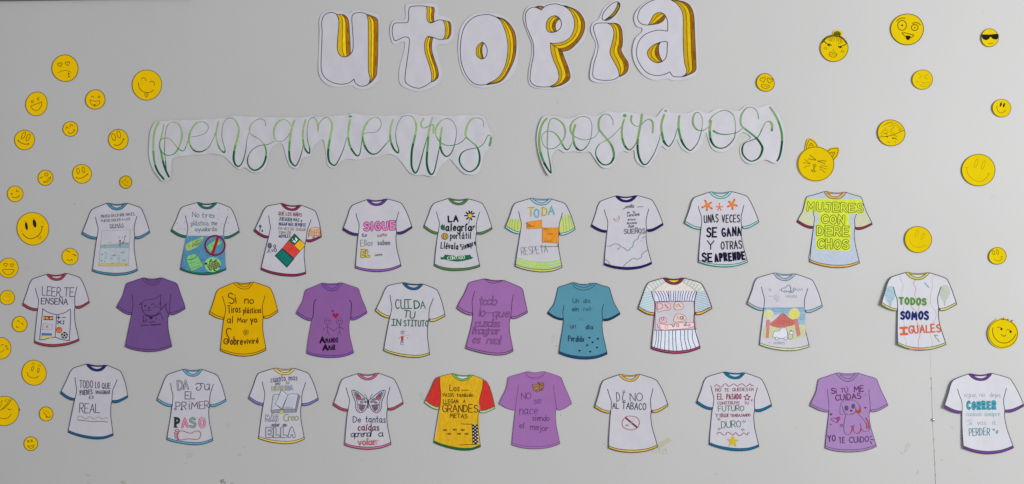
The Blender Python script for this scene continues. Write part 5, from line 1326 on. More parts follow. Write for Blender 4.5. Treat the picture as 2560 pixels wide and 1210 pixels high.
def brush(pts, y1, y2, ws, off=0):
    """brush-pen stroke in sheet units: light above y1, mid green to y2, dark below; ws = (index, width) stops along pts"""
    raw = [W((p[0] + off, p[1])) for p in pts]
    k = len(pts)
    q = catmull(raw, False, 2.0)
    par = np.linspace(0, k - 1, len(q))            # close enough: even steps per control span
    seg = []
    for i in range(k - 1):
        kk = min(14, max(2, int(math.ceil(math.hypot(raw[i + 1][0] - raw[i][0], raw[i + 1][1] - raw[i][1]) / 2.0))))
        seg += [i + j / kk for j in range(kk)]
    seg.append(k - 1.0)
    par = np.array(seg)
    xs = [a for a, b in ws]; vs = [b for a, b in ws]
    w = np.maximum(np.interp(par, xs, vs) * 1.12, 7.0) * ZM[2]
    mats = []
    for i in range(len(q) - 1):
        y = (q[i][1] - ZM[1]) / ZM[2]
        thin = w[i] / ZM[2] < 10.5
        fade = .5 + .5 * math.sin(par[i] * 2.1 + k)
        if y > y2: c = DG
        elif y > y1: c = (48, 104, 62) if thin else MG
        else: c = TG if thin else (LG if fade > .35 else (126, 168, 92))
        mats.append(colr(c))
    ribbon(q, w, mats, TH.lay); TH.lay += .012
SC_, SD_, SE_, SF_ = (340, 250, .1875), (800, 250, .1875), (1300, 240, .17354), (1620, 240, .17354)
def conv(s, pts): return [(s[0] + x * s[2], s[1] + y * s[2]) for x, y in pts]
pc = conv(SC_, [(275, 288), (225, 350), (190, 450), (175, 640), (185, 790), (230, 920), (300, 1020), (350, 1078), (385, 1078), (470, 1040), (480, 820), (520, 770), (700, 740), (860, 730), (1010, 715), (1130, 735), (1200, 770), (1320, 890), (1380, 925), (1450, 900), (1500, 930), (1560, 965), (1650, 960), (1730, 900), (1770, 760), (1800, 650), (1900, 580), (1960, 600), (2000, 740), (2050, 870), (2110, 910), (2170, 900), (2220, 780), (2330, 740), (2360, 640), (2440, 550), (2500, 535), (2530, 680), (2545, 830)]) \
   + conv(SD_, [(130, 895), (190, 905), (240, 870), (330, 790), (480, 795), (640, 770), (760, 760), (900, 720), (1000, 745), (1080, 820), (1190, 960), (1270, 1000), (1370, 1000), (1480, 1022), (1540, 1005), (1600, 900), (1720, 790), (1800, 860), (1900, 965), (1990, 995), (2110, 975), (2160, 850), (2180, 740), (2260, 640), (2305, 480), (2270, 420), (2210, 260), (2160, 215), (2040, 200), (1700, 212), (1530, 188), (1400, 212), (1200, 182), (1080, 196), (950, 208), (600, 203), (430, 172), (350, 198), (0, 226)]) \
   + conv(SC_, [(2370, 203), (2250, 228), (1960, 232), (1600, 226), (1300, 213), (1180, 238), (860, 262), (520, 268), (400, 282)])
banner('long white banner with the green script word pensamientos after a bracket', 51, pc, (1.2, .5, .8, .5, .5))
P('lettering')
sheet(*SC_)
brush([(305, 305), (265, 380), (243, 480), (235, 600), (237, 720), (255, 850), (300, 960), (375, 1055)], 670, 865, [(0, 28), (2, 24), (7, 24)])
brush([(375, 330), (355, 430), (335, 520), (318, 600), (340, 700), (360, 800), (395, 920), (445, 1025)], 655, 800, [(0, 16), (2, 20), (7, 24)])
brush([(440, 1020), (410, 940), (398, 800), (385, 660), (390, 500), (405, 390), (440, 320), (500, 295), (560, 315), (605, 380), (615, 460), (605, 540), (575, 630), (520, 710), (440, 740), (370, 715), (325, 650), (315, 590), (335, 530), (400, 507), (460, 525), (510, 580), (560, 640), (610, 675), (645, 672), (670, 630)], 630, 820, [(0, 16), (2, 10), (4, 7), (8, 12), (10, 24), (12, 18), (14, 9), (19, 9), (21, 13), (23, 14), (25, 8)])
brush([(660, 640), (700, 540), (725, 440)], 630, 820, [(0, 6), (2, 4)])
brush([(745, 492), (830, 480), (920, 445), (965, 385), (955, 330), (900, 292), (840, 295), (780, 340), (730, 430), (710, 530), (735, 620), (780, 675), (850, 692), (920, 670), (980, 620), (1030, 520), (1065, 430)], 600, 660, [(0, 4), (4, 5), (6, 16), (8, 22), (10, 20), (12, 15), (14, 8), (16, 4)])
brush([(1103, 290), (1080, 380), (1070, 470), (1085, 560), (1120, 650), (1175, 700), (1190, 670), (1170, 590), (1150, 500), (1150, 400), (1170, 310), (1210, 255), (1265, 242), (1320, 265), (1360, 330), (1375, 400), (1360, 500), (1330, 600), (1310, 700), (1305, 790), (1325, 855), (1360, 885), (1400, 865), (1440, 780), (1465, 670), (1480, 540), (1505, 440)], 590, 680, [(0, 20), (4, 18), (5, 16), (7, 9), (10, 6), (12, 7), (14, 20), (19, 26), (21, 18), (23, 11), (26, 5)])
brush([(1730, 350), (1725, 290), (1690, 258), (1630, 258), (1560, 300), (1520, 370), (1518, 430), (1560, 475), (1640, 520), (1700, 580), (1735, 660), (1735, 760), (1700, 860), (1640, 920), (1580, 937), (1520, 900), (1490, 830), (1500, 750), (1550, 670), (1620, 620), (1700, 600), (1770, 590), (1840, 550)], 590, 745, [(0, 4), (3, 8), (5, 18), (7, 8), (9, 14), (11, 24), (14, 18), (16, 14), (18, 8), (22, 7)])
brush([(2080, 350), (2020, 280), (1960, 262), (1890, 300), (1845, 390), (1845, 490), (1870, 540), (1910, 555), (1970, 540), (2030, 480), (2062, 420)], 600, 700, [(0, 10), (2, 12), (4, 22), (6, 12), (8, 6), (10, 4)])
brush([(2112, 275), (2085, 360), (2060, 480), (2050, 580), (2045, 700), (2060, 810), (2120, 880), (2160, 840), (2200, 740), (2225, 640), (2235, 560)], 545, 680, [(0, 22), (5, 24), (6, 16), (8, 10), (10, 5)])
brush([(2262, 265), (2235, 370), (2225, 470), (2235, 580), (2265, 670), (2310, 710), (2318, 650), (2295, 560), (2283, 450), (2290, 350), (2310, 270), (2365, 232), (2405, 270), (2430, 350), (2425, 430), (2440, 330), (2490, 260), (2545, 232), (2595, 270), (2616, 340), (2608, 420), (2588, 520), (2568, 640), (2563, 740), (2583, 830), (2643, 872), (2683, 840), (2733, 740), (2773, 640), (2813, 500)], 525, 640, [(0, 20), (4, 20), (5, 18), (7, 9), (9, 5), (11, 8), (13, 18), (14, 12), (15, 6), (17, 10), (19, 22), (23, 26), (25, 16), (27, 10), (29, 5)])
sheet(*SD_)
F(ell(405, 219, 24, 14, 0, 12), MG, kind='ink')
brush([(403, 265), (385, 360), (378, 470), (390, 570), (425, 660), (490, 742), (530, 720), (550, 620), (568, 480)], 500, 640, [(0, 22), (4, 22), (5, 18), (6, 12), (8, 5)])
brush([(575, 460), (620, 440), (740, 428), (800, 380), (818, 320), (800, 260), (760, 232), (700, 240), (640, 290), (590, 380), (570, 480), (590, 590), (630, 670), (680, 715), (730, 722), (790, 690), (870, 600), (928, 535)], 495, 600, [(0, 4), (5, 5), (7, 14), (9, 24), (12, 22), (14, 14), (16, 9), (17, 5)])
brush([(975, 260), (945, 360), (935, 470), (950, 570), (990, 660), (1040, 705), (1050, 660), (1020, 560), (1012, 440), (1030, 340), (1070, 260), (1110, 218), (1210, 212), (1260, 260), (1285, 340), (1280, 430), (1255, 540), (1230, 650), (1220, 760), (1225, 890), (1265, 970), (1300, 945), (1340, 830), (1390, 640), (1440, 470)], 465, 575, [(0, 20), (4, 22), (5, 16), (7, 8), (9, 5), (12, 7), (14, 22), (18, 26), (20, 20), (22, 12), (24, 6)])
brush([(1500, 235), (1470, 340), (1450, 450), (1440, 580), (1430, 700), (1425, 830), (1445, 940), (1485, 993), (1525, 950), (1560, 800), (1590, 650), (1612, 530)], 485, 680, [(0, 14), (1, 22), (6, 26), (8, 14), (11, 7)])
brush([(1380, 250), (1350, 310), (1355, 355), (1390, 375), (1440, 355), (1490, 330), (1515, 345), (1510, 440)], 600, 700, [(0, 20), (2, 18), (3, 9), (5, 9), (6, 22), (7, 18)])
brush([(1628, 370), (1610, 480), (1605, 600), (1625, 690), (1680, 752), (1740, 720), (1785, 630), (1815, 500), (1820, 400), (1790, 310), (1740, 262), (1680, 250), (1610, 285), (1560, 350), (1540, 420), (1555, 490), (1600, 560), (1670, 600), (1740, 608), (1830, 590), (1900, 550), (1945, 500)], 495, 620, [(0, 22), (3, 22), (4, 15), (6, 9), (9, 5), (11, 9), (13, 22), (15, 14), (18, 9), (21, 7)])
brush([(2180, 355), (2180, 300), (2150, 255), (2090, 240), (2020, 260), (1970, 330), (1945, 420), (1950, 490), (2010, 550), (2080, 610), (2120, 690), (2130, 790), (2110, 870), (2060, 930), (1990, 957), (1920, 920), (1870, 850), (1860, 780), (1890, 710), (1960, 665), (2050, 645), (2130, 625), (2190, 570), (2230, 490), (2255, 468), (2280, 490), (2275, 550), (2262, 605)], 490, 640, [(0, 5), (2, 6), (4, 16), (6, 24), (8, 12), (10, 20), (11, 24), (14, 14), (17, 18), (19, 9), (22, 7), (24, 9), (25, 22), (27, 26)])
TH.finish()

pe = conv(SE_, [(340, 293), (290, 370), (255, 480), (238, 620), (250, 740), (280, 870), (330, 1010), (390, 1120), (430, 1147), (470, 1090), (455, 880), (540, 770), (640, 815), (760, 800), (900, 815), (1000, 805), (1060, 880), (1130, 980), (1200, 1037), (1290, 1030), (1370, 960), (1400, 860), (1480, 790), (1560, 815), (1640, 785), (1660, 900), (1700, 970), (1760, 1010), (1820, 1022), (1880, 980), (1960, 860), (2030, 720), (2110, 770), (2200, 720)]) \
   + conv(SF_, [(415, 630), (450, 700), (500, 770), (600, 820), (700, 790), (770, 700), (828, 530), (870, 640), (910, 740), (990, 800), (1100, 800), (1230, 720), (1290, 600), (1360, 520), (1480, 600), (1350, 690), (1320, 780), (1350, 900), (1430, 970), (1520, 975), (1680, 920), (1790, 960), (1870, 960), (1930, 850), (1965, 700), (1965, 500), (1920, 340), (1850, 200), (1790, 125), (1720, 128), (1600, 163), (1480, 128), (1390, 148), (1290, 218), (1080, 178), (960, 192), (860, 248), (700, 203), (560, 248), (340, 243), (290, 183), (215, 188), (120, 300)]) \
   + conv(SE_, [(1900, 290), (1720, 253), (1510, 228), (1430, 243), (1250, 222), (1080, 288), (900, 262), (700, 328), (560, 298), (420, 288)])
banner('shorter white banner with the green script word positivos and closing bracket', 52, pe, (3.0, 1.0, 1.6, .6, .5))
P('lettering')
sheet(*SE_)
brush([(385, 325), (330, 390), (290, 500), (275, 620), (280, 740), (310, 870), (360, 990), (435, 1105), (445, 1080), (430, 960), (405, 830), (392, 680), (400, 500), (415, 400), (440, 340), (480, 320)], 800, 960, [(0, 26), (3, 34), (6, 30), (7, 18), (9, 16), (10, 15), (12, 18), (15, 10)])
brush([(480, 318), (550, 345), (620, 410), (650, 500), (640, 590), (600, 660), (520, 740), (430, 765), (360, 735), (322, 670), (315, 590), (350, 530), (415, 508), (490, 530), (550, 590), (600, 680), (640, 750), (680, 775), (715, 745), (748, 670)], 690, 745, [(0, 14), (1, 18), (3, 26), (5, 12), (7, 6), (11, 7), (13, 16), (15, 24), (17, 14), (19, 6)])
brush([(795, 420), (770, 500), (765, 590), (780, 690), (820, 760), (880, 785), (940, 750), (990, 680), (1020, 600), (1035, 480), (1030, 390), (990, 320), (910, 297), (830, 315), (760, 370), (725, 450), (735, 530), (780, 580), (860, 620), (940, 632), (1040, 610), (1100, 570), (1135, 500)], 655, 735, [(0, 28), (4, 28), (5, 12), (8, 9), (11, 6), (13, 12), (15, 26), (17, 16), (19, 10), (22, 4)])
brush([(1340, 425), (1335, 350), (1300, 290), (1250, 262), (1190, 275), (1145, 330), (1130, 400), (1140, 480), (1190, 550), (1250, 620), (1310, 700), (1345, 790), (1350, 880), (1310, 960), (1250, 992), (1190, 985), (1130, 930), (1090, 840), (1100, 760), (1150, 690), (1250, 635), (1350, 560), (1450, 450)], 690, 890, [(0, 10), (3, 8), (5, 26), (7, 26), (9, 24), (12, 30), (14, 14), (16, 22), (18, 14), (20, 8), (22, 6)])
F(ell(1508, 284, 28, 27, 0, 12), (92, 168, 62), kind='ink')
brush([(1500, 340), (1475, 420), (1465, 520), (1475, 620), (1510, 720), (1570, 778), (1620, 750), (1670, 680), (1692, 590)], 600, 715, [(0, 20), (2, 28), (4, 28), (5, 14), (8, 6)])
brush([(1755, 270), (1740, 390), (1715, 520), (1695, 640), (1695, 780), (1720, 900), (1760, 970), (1800, 990), (1850, 955), (1930, 830), (1990, 680), (2028, 550)], 610, 700, [(0, 30), (5, 28), (7, 16), (9, 10), (11, 6)])
brush([(1605, 290), (1600, 360), (1640, 420), (1690, 437), (1740, 420), (1800, 360), (1860, 338), (1905, 370), (1915, 440), (1910, 525)], 700, 800, [(0, 28), (2, 16), (3, 6), (5, 9), (7, 26), (9, 24)])
sheet(*SF_)
F(ell(255, 216, 25, 19, 0, 12), (128, 178, 72), kind='ink')
brush([(230, 275), (200, 370), (190, 460), (205, 560), (230, 660), (290, 725), (330, 700), (380, 610), (410, 510), (428, 450)], 505, 635, [(0, 28), (4, 30), (5, 14), (7, 10), (9, 6)])
brush([(450, 290), (440, 370), (440, 450), (455, 550), (490, 660), (540, 740), (605, 785), (660, 745), (720, 660), (760, 540), (780, 430), (780, 330), (750, 260), (710, 238), (670, 260), (645, 330), (650, 410), (690, 475), (750, 500), (810, 490), (872, 445)], 465, 615, [(0, 28), (4, 28), (6, 14), (8, 9), (11, 10), (13, 9), (14, 20), (16, 28), (18, 9), (20, 6)])
brush([(905, 365), (890, 450), (890, 550), (905, 640), (950, 715), (1010, 748), (1080, 750), (1150, 715), (1220, 640), (1250, 570), (1258, 450), (1250, 350), (1220, 270), (1160, 222), (1080, 208), (990, 245), (920, 300), (880, 370)], 500, 605, [(0, 34), (3, 30), (5, 16), (8, 12), (11, 10), (14, 8), (16, 14), (17, 22)])
brush([(942, 505), (1010, 540), (1100, 555), (1200, 545), (1290, 520), (1365, 462)], 500, 900, [(0, 26), (1, 18), (3, 10), (5, 6)])
brush([(1590, 330), (1580, 250), (1530, 180), (1470, 162), (1410, 180), (1350, 260), (1330, 350), (1345, 430), (1400, 480), (1480, 540), (1560, 610), (1620, 690), (1645, 760), (1620, 850), (1570, 910), (1490, 940), (1420, 910), (1365, 840), (1355, 760), (1380, 690), (1430, 660), (1540, 620), (1590, 580), (1640, 480), (1680, 400), (1720, 368), (1765, 380), (1785, 430), (1782, 495)], 470, 600, [(0, 14), (3, 10), (5, 26), (7, 20), (9, 22), (12, 30), (15, 14), (18, 24), (20, 9), (23, 14), (25, 9), (26, 26), (28, 30)])
brush([(1755, 165), (1820, 260), (1880, 380), (1920, 520), (1928, 650), (1910, 800), (1880, 900), (1855, 935)], 350, 640, [(0, 26), (3, 28), (6, 26), (7, 20)])
TH.finish()

# ------------------------------------------------------------------ yellow smiley cut-outs
YEL = {0: (194, 157, 2), 640: (194, 158, 2), 1900: (216, 184, 2), 2560: (222, 196, 2)}
def yellow(px):
    k = sorted(YEL)
    return tuple(float(np.interp(px, k, [YEL[i][j] for i in k])) for j in range(3))
BR = (72, 46, 8)
def smiley(z, cx, cy, rx, ry, rot, label, lift=1.2, ow=1.25, oc=(84, 64, 20), wob=.012, extra=None, grow_=.5, yc=None):
    global TH
    sheet(*z)
    X, Y = W((cx, cy)); RX, RY = rx * z[2], ry * z[2]
    seed = int(X * 3 + Y * 7); random.seed(seed)
    r = random.Random(seed); ax, ay = r.uniform(-.25, .2), r.uniform(-.3, .3)
    thick = .3 if X < 1280 else .55
    def dep(x, y):
        u, v = (x - X) / RX, (y - Y) / RY
        return thick + .15 + lift * (.25 * (u * u + v * v) + .5 * max(0, -u) ** 2 + ax * u * .3 + ay * v * .3 + .12)
    TH = Thing('paper_smiley', label, 'smiley', 'yellow smiley cut-outs scattered on the wall', X, Y, dep)
    P('paper')
    o = ell(cx, cy, rx, ry, rot, 26, wob)
    q = catmull([W(p) for p in (extra or o)], True, 2.5)
    poly(grow(q, grow_), ink(albedo(yc or yellow(X), X), 'paper'), 0.0, 5.0, True, thick)
    P('outline')
    ribbon(catmull([W(p) for p in o], True, 2.0), ow, colr(oc), TH.lay, True); TH.lay += .006
def L(name, pts, w=7, c=BR, smooth=True, closed=False):
    P(name); S(pts, w, c, smooth, closed)
def eyes(a, b, rx, ry, rot=0, w=6, c=BR, fill=False):
    for x, y in (a, b):
        P('eye')
        if fill: F(ell(x, y, rx, ry, rot, 14), c, True, 'ink')
        else: ring(x, y, rx, w, c, ry, rot)
def arcs(name, lst, w=6.5, c=BR):
    for pts in lst: P(name); S(pts, w, c)

A, B, C, D, E5, F6, G7 = (0, 110, .19835), (200, 150, .19835), (0, 290, .19835), (150, 380, .0992), (0, 510, .19835), (0, 710, .1653), (0, 880, .22305)
H8, I9, J10, K11, L12, M13, N14, O15 = (1860, 60, .14874), (2200, 10, .09921), (2420, 50, .2147), (2170, 160, .19835), (1970, 330, .11574), (2380, 360, .0992), (2220, 540, .1328), (2440, 770, .09917)

smiley(A, 822, 306, 165, 166, 0, 'sad yellow smiley with small heart eyes and two tears on its frown', .9, 1.5)
for x, y in ((757, 260), (853, 247)): P('eye'); heart(x, y, 30, BR, False, 6, -12)
L('mouth', [(730, 366), (770, 345), (820, 335), (865, 342), (895, 358)], 5); P('tear'); dot(868, 376, 9, BR, 14); P('tear'); dot(870, 410, 10, BR)
TH.finish()
smiley(A, 463, 755, 134, 151, 8, 'yellow smiley with a tilted open laughing mouth and two tiny round eyes', .9, 1.3)
eyes((410, 727), (483, 692), 11, 15); L('mouth', [(387, 785), (450, 760), (528, 730), (527, 775), (495, 825), (455, 843), (415, 825)], 6, BR, False, True)
TH.finish()
smiley(B, 196, 499, 122, 121, -30, 'winking yellow smiley with an open grin, between the sad face and the tongue face', 1.4, 1.5)
L('eye', [(145, 465), (160, 455), (176, 472)], 6); P('eye'); ring(242, 465, 11, 6, BR)
L('mouth', [(128, 503), (160, 515), (205, 520), (250, 515), (240, 555), (205, 580), (165, 572), (138, 545)], 6, BR, True, True); P('tongue'); F(ell(188, 566, 15, 9, 0, 10), (120, 80, 18), True, 'ink')
TH.finish()
smiley(B, 846, 315, 187, 187, 0, 'large yellow smiley with closed happy eyes and tongue out, upper left', 1.2, 1.3)
arcs('eye', [[(775, 240), (795, 226), (820, 232), (836, 265)], [(882, 280), (905, 266), (930, 278), (944, 318)]])
L('mouth', [(737, 287), (742, 330), (765, 375), (805, 403), (860, 412), (900, 400), (930, 378)], 7); L('tongue', [(822, 415), (820, 450), (838, 466), (855, 450), (856, 415)], 6); S([(838, 420), (838, 445)], 4, BR)
TH.finish()
smiley(C, 890, 163, 92, 94, 0, 'small yellow smiley with arched eyes, above the long-eyed tilted face', .9, 1.4)
arcs('eye', [[(832, 165), (835, 145), (850, 140), (862, 155)], [(880, 138), (890, 115), (905, 110), (918, 128)]], 7); L('mouth', [(858, 195), (868, 212), (893, 220), (920, 208), (938, 178)], 7); S([(930, 168), (946, 182)], 7, BR)
TH.finish()
smiley(C, 313, 302, 127, 122, -12, 'yellow smiley with long oval eyes high up and a smile slanting down right', .9, 1.3)
eyes((298, 245), (357, 270), 19, 48, 25, 6); L('mouth', [(232, 310), (265, 338), (310, 355), (360, 352)], 8); S([(226, 316), (240, 302)], 7, BR); S([(362, 342), (362, 362)], 7, BR)
TH.finish()
smiley(B, 486, 1003, 124, 127, -8, 'yellow smiley with big oval eyes and slanted smile, beside the long script banner', 1.1, 1.4)
eyes((425, 972), (490, 938), 22, 46, -14, 6); L('mouth', [(432, 1068), (470, 1077), (510, 1060), (540, 1020), (548, 992)], 8); S([(540, 992), (562, 1000)], 7, BR)
TH.finish()
smiley(C, 576, 779, 94, 95, 0, 'small winking yellow smiley with one round eye and a lopsided open mouth', .9, 1.4)
L('eye', [(502, 795), (520, 775), (548, 768)], 6); P('eye'); ring(586, 737, 20, 6, BR); L('mouth', [(548, 830), (590, 815), (636, 765), (638, 790), (610, 825), (575, 838)], 6, BR, True, True)
TH.finish()
smiley(C, 1036, 729, 117, 119, -15, 'yellow smiley with upright oval eyes and a wide thin smile, right of the winking one', .9, 1.3, (76, 64, 20))
eyes((986, 692), (1053, 678), 16, 37, -5, 6); L('mouth', [(962, 778), (1010, 785), (1055, 770), (1105, 735)], 7); S([(960, 770), (968, 784)], 7, BR); S([(1098, 728), (1112, 742)], 7, BR)
TH.finish()
smiley(C, 194, 981, 97, 100, 0, 'small yellow smiley with squeezed chevron eyes near the left edge', .9, 1.3)
arcs('eye', [[(138, 980), (158, 978), (146, 996)], [(215, 930), (208, 952), (236, 950)]], 7); L('mouth', [(155, 1022), (190, 1030), (230, 1020), (252, 995)], 7)
TH.finish()
smiley(D, 1662, 760, 151, 160, 0, 'smallest yellow smiley with barely visible features, below the banner start', .9, 1.4, (64, 62, 20), yc=(180, 146, 4))
f_ = (160, 122, 12)
P('eye'); F(ell(1640, 712, 24, 20, 0, 10), f_, True, 'ink'); P('eye'); F(ell(1700, 762, 22, 18, 0, 10), f_, True, 'ink'); L('mouth', [(1570, 742), (1600, 800), (1660, 835), (1720, 835)], 16, f_); S([(1650, 640), (1680, 640)], 14, f_); dot(1572, 744, 14, (140, 100, 14))
TH.finish()
smiley(E5, 417, 311, 196, 208, -14, 'biggest left-hand yellow smiley with solid black eyes and a small tongue', 1.1, 1.3)
BK = (34, 26, 18)
for x, y, a in ((335, 278, -9), (437, 245, -11)): P('eye'); F(ell(x, y, 16 if a > -10 else 22, 52, a, 14), BK, True, 'ink')
L('mouth', [(285, 372), (310, 400), (350, 430), (390, 438), (440, 425), (490, 390), (520, 345), (535, 285)], 8, (70, 40, 20)); S([(520, 284), (545, 284)], 7, (70, 40, 20)); L('tongue', [(478, 405), (495, 435), (512, 438), (516, 415), (500, 390)], 5, (120, 90, 20))
arcs('eyebrow', [[(302, 225), (315, 212), (326, 212)], [(408, 182), (422, 176), (440, 182)]], 4, (150, 112, 16)); arcs('cheek_line', [[(265, 325), (285, 345)], [(525, 225), (545, 222)]], 4, (150, 112, 16))
TH.finish()
smiley(E5, 886, 662, 102, 103, 0, 'sly yellow smiley with slanted lash eyes, beside the seabed shirt', 1.0, 1.2)
arcs('eye', [[(838, 580), (850, 592), (868, 595), (882, 612)], [(915, 638), (935, 634), (945, 645), (962, 650)]], 6.5); S([(845, 600), (860, 588)], 5, BR); S([(942, 655), (955, 645)], 6, BR); L('mouth', [(848, 712), (855, 700), (880, 712), (905, 700), (914, 715)], 6)
TH.finish()
smiley(E5, 110, 806, 122, 126, 0, 'yellow smiley with heart eyes and open half-moon mouth at the left edge', 1.0, 1.2)
for x, y in ((72, 765), (155, 772)): P('eye'); heart(x, y, 25, BR, False, 5)
L('mouth', [(36, 828), (100, 825), (177, 828), (165, 862), (130, 886), (85, 888), (52, 865)], 6, BR, True, True)
TH.finish()
smiley(E5, 95, 1180, 91, 90, 0, 'yellow smiley with very faint pencilled face, left of the book shirt', .9, 1.3)
f_ = (158, 124, 14); eyes((80, 1145), (122, 1152), 14, 26, 12, 4, f_); L('mouth', [(30, 1175), (50, 1205), (85, 1222), (120, 1218), (142, 1200)], 5, f_)
TH.finish()
smiley(F6, 301, 607, 111, 117, 12, 'small blissful yellow smiley with a tiny hook mouth under the book shirt sleeve', 1.0, 1.4)
arcs('eye', [[(262, 566), (278, 550), (298, 578)], [(322, 600), (338, 592), (354, 620)]], 6.5); L('mouth', [(250, 630), (258, 658), (275, 660), (286, 645)], 7)
TH.finish()
smiley(F6, 15, 973, 153, 163, 0, 'yellow smiley cut by the left edge, with two teardrops by its eye', 1.0, 1.3)
L('eye', [(15, 930), (35, 916), (62, 920)], 6); L('mouth', [(-60, 985), (-20, 1028), (20, 1025), (50, 1010), (66, 988)], 6); P('eye'); S([(-70, 930), (-50, 916), (-25, 922)], 6, BR); P('tear'); ring(98, 943, 12, 6, BR, 9); P('tear'); ring(114, 980, 13, 6, BR, 9)
TH.finish()
smiley(G7, 384, 233, 135, 140, 0, 'yellow smiley with small slit eyes, thin eyebrows and a calm smile', 1.0, 1.3)
eyes((366, 184), (431, 204), 10, 27, 12, 5); arcs('eyebrow', [[(360, 133), (375, 128), (390, 138)], [(428, 152), (442, 148), (456, 155)]], 4.5); L('mouth', [(305, 226), (318, 265), (350, 288), (390, 290), (420, 280), (435, 268)], 5.5)
TH.finish()
smiley(G7, 55, 661, 158, 163, 0, 'large yellow smiley cut by the left edge, with a swept hair fringe and an ear', 1.2, 1.3)
P('hair'); S([(130, 528), (105, 570), (70, 610), (30, 640), (-20, 660)], 6, BR); S([(105, 530), (85, 570), (50, 612), (25, 640)], 5, BR)
for a in (((60, 555), (78, 525)), ((10, 570), (30, 540)), ((5, 605), (25, 580)), ((-10, 640), (5, 610))): S(a, 4.5, BR)
L('eye', [(88, 635), (105, 647), (130, 637)], 6); L('mouth', [(-30, 705), (0, 735), (45, 746), (95, 735), (128, 695)], 5.5); P('ear'); S([(212, 630), (222, 645), (212, 662)], 7, (60, 44, 16))
TH.finish()
smiley(G7, 520, 694, 75, 79, 0, 'small yellow smiley tilted sideways with dash eyes, near the left bottom', 1.1, 1.4)
arcs('eye', [[(520, 668), (525, 655)], [(540, 690), (548, 678)]], 4.5); L('mouth', [(490, 672), (510, 700), (535, 725), (555, 735), (566, 714)], 6); S([(483, 650), (494, 655)], 5, BR); L('tongue', [(515, 722), (525, 732), (532, 722)], 6)
TH.finish()
smiley(G7, 348, 1027, 75, 78, 0, 'lowest small yellow smiley with round eyes, brows and a toothy grin', .9, 1.4)
eyes((320, 1005), (356, 1000), 8, 9, 0, 5.5); arcs('eyebrow', [[(308, 990), (328, 992)], [(340, 983), (362, 985)]], 4.5); L('mouth', [(310, 1048), (345, 1055), (384, 1042), (372, 1070), (350, 1080), (325, 1070)], 5.5, BR, True, True)
TH.finish()

# --- right-hand side
smiley(H8, 358, 985, 150, 149, 10, 'small yellow smiley with large heart eyes and smiling mouth, right of the title', 2.6, 1.3, wob=.03)
for x, y, a in ((315, 938, -14), (430, 952, 16)): P('eye'); heart(x, y, 50, (120, 84, 20), False, 9, a)
L('mouth', [(290, 1015), (360, 1022), (428, 1040), (400, 1075), (350, 1085), (302, 1065)], 8, (120, 84, 20), True, True); S([(300, 1045), (345, 1045), (390, 1058)], 6, (120, 84, 20))
TH.finish()
ex = ell(1513, 408, 234, 222, 0, 26)
ex = [p for p in ex if not (p[1] < 230 and 1440 < p[0] < 1640)]
i_ = max(range(len(ex)), key=lambda i: (ex[i][1] < 260 and ex[i][0] < 1480, ex[i][0] if ex[i][0] < 1480 and ex[i][1] < 260 else -1))
ex = ex[:i_ + 1] + [(1490, 190), (1495, 140), (1545, 108), (1610, 115), (1650, 155), (1640, 200)] + ex[i_ + 1:]
smiley(H8, 1513, 408, 234, 222, 0, 'yellow girl face with top bun, sharp lashes and full lips', 2.2, 1.4, extra=ex, grow_=.8)
HK = (44, 38, 18)
P('hair_bun'); F(ell(1562, 172, 58, 44, 0, 14), (120, 112, 26), True, 'pencil'); ring(1562, 172, 55, 9, HK, 42); S([(1520, 160), (1560, 185), (1600, 160)], 6, HK); S([(1530, 190), (1570, 160), (1605, 185)], 6, HK)
P('hair'); S([(1310, 320), (1370, 250), (1450, 210), (1520, 200)], 16, HK); S([(1590, 208), (1650, 245), (1700, 300), (1720, 330)], 15, HK)
for a in (((1480, 215), (1430, 285)), ((1500, 215), (1470, 270)), ((1530, 215), (1505, 290)), ((1555, 215), (1560, 290)), ((1575, 215), (1590, 300)), ((1600, 220), (1625, 310)), ((1620, 230), (1650, 300)), ((1450, 225), (1405, 265))): S(a, 6, (70, 58, 20))
for pts, ctr in (([(1348, 292), (1380, 330), (1420, 340), (1470, 355), (1440, 372), (1395, 358)], (1424, 350)), ([(1705, 345), (1670, 365), (1630, 372), (1580, 380), (1600, 402), (1650, 398)], (1620, 388))):
    P('eye'); S(pts[:4], 10, HK); S(pts[3:], 6, HK); dot(ctr[0], ctr[1], 19, HK); S([pts[0], pts[1]], 14, HK)
arcs('eyebrow', [[(1425, 285), (1455, 275), (1485, 295)], [(1580, 335), (1610, 320), (1645, 318)]], 6, (110, 84, 20)); L('nose', [(1500, 420), (1490, 445), (1510, 460), (1530, 445)], 5, (130, 100, 20))
for x, y in ((1367, 410), (1655, 462)): P('cheek'); ring(x, y, 25, 6, (130, 100, 20), 16, 8)
L('mouth', [(1425, 510), (1445, 475), (1475, 478), (1495, 495), (1525, 482), (1560, 515), (1530, 552), (1480, 558), (1440, 535)], 8, (120, 84, 20), True, True); S([(1428, 510), (1490, 520), (1558, 522)], 6, (120, 84, 20))
TH.finish()
smiley(I9, 680, 640, 408, 394, 0, 'yellow smiley with goggling uneven eyes, raised brows and black tongue', 1.6, 1.7, (104, 76, 8), wob=.015)
Q = (120, 84, 8)
P('eye'); ring(552, 540, 110, 20, Q, 124); dot(555, 540, 24, (64, 20, 10)); P('eye'); ring(872, 594, 84, 20, Q, 76); dot(872, 600, 18, (64, 20, 10))
arcs('eyebrow', [[(420, 440), (470, 385), (540, 358), (625, 360)], [(815, 490), (890, 472), (960, 485), (1010, 525)]], 20, Q)
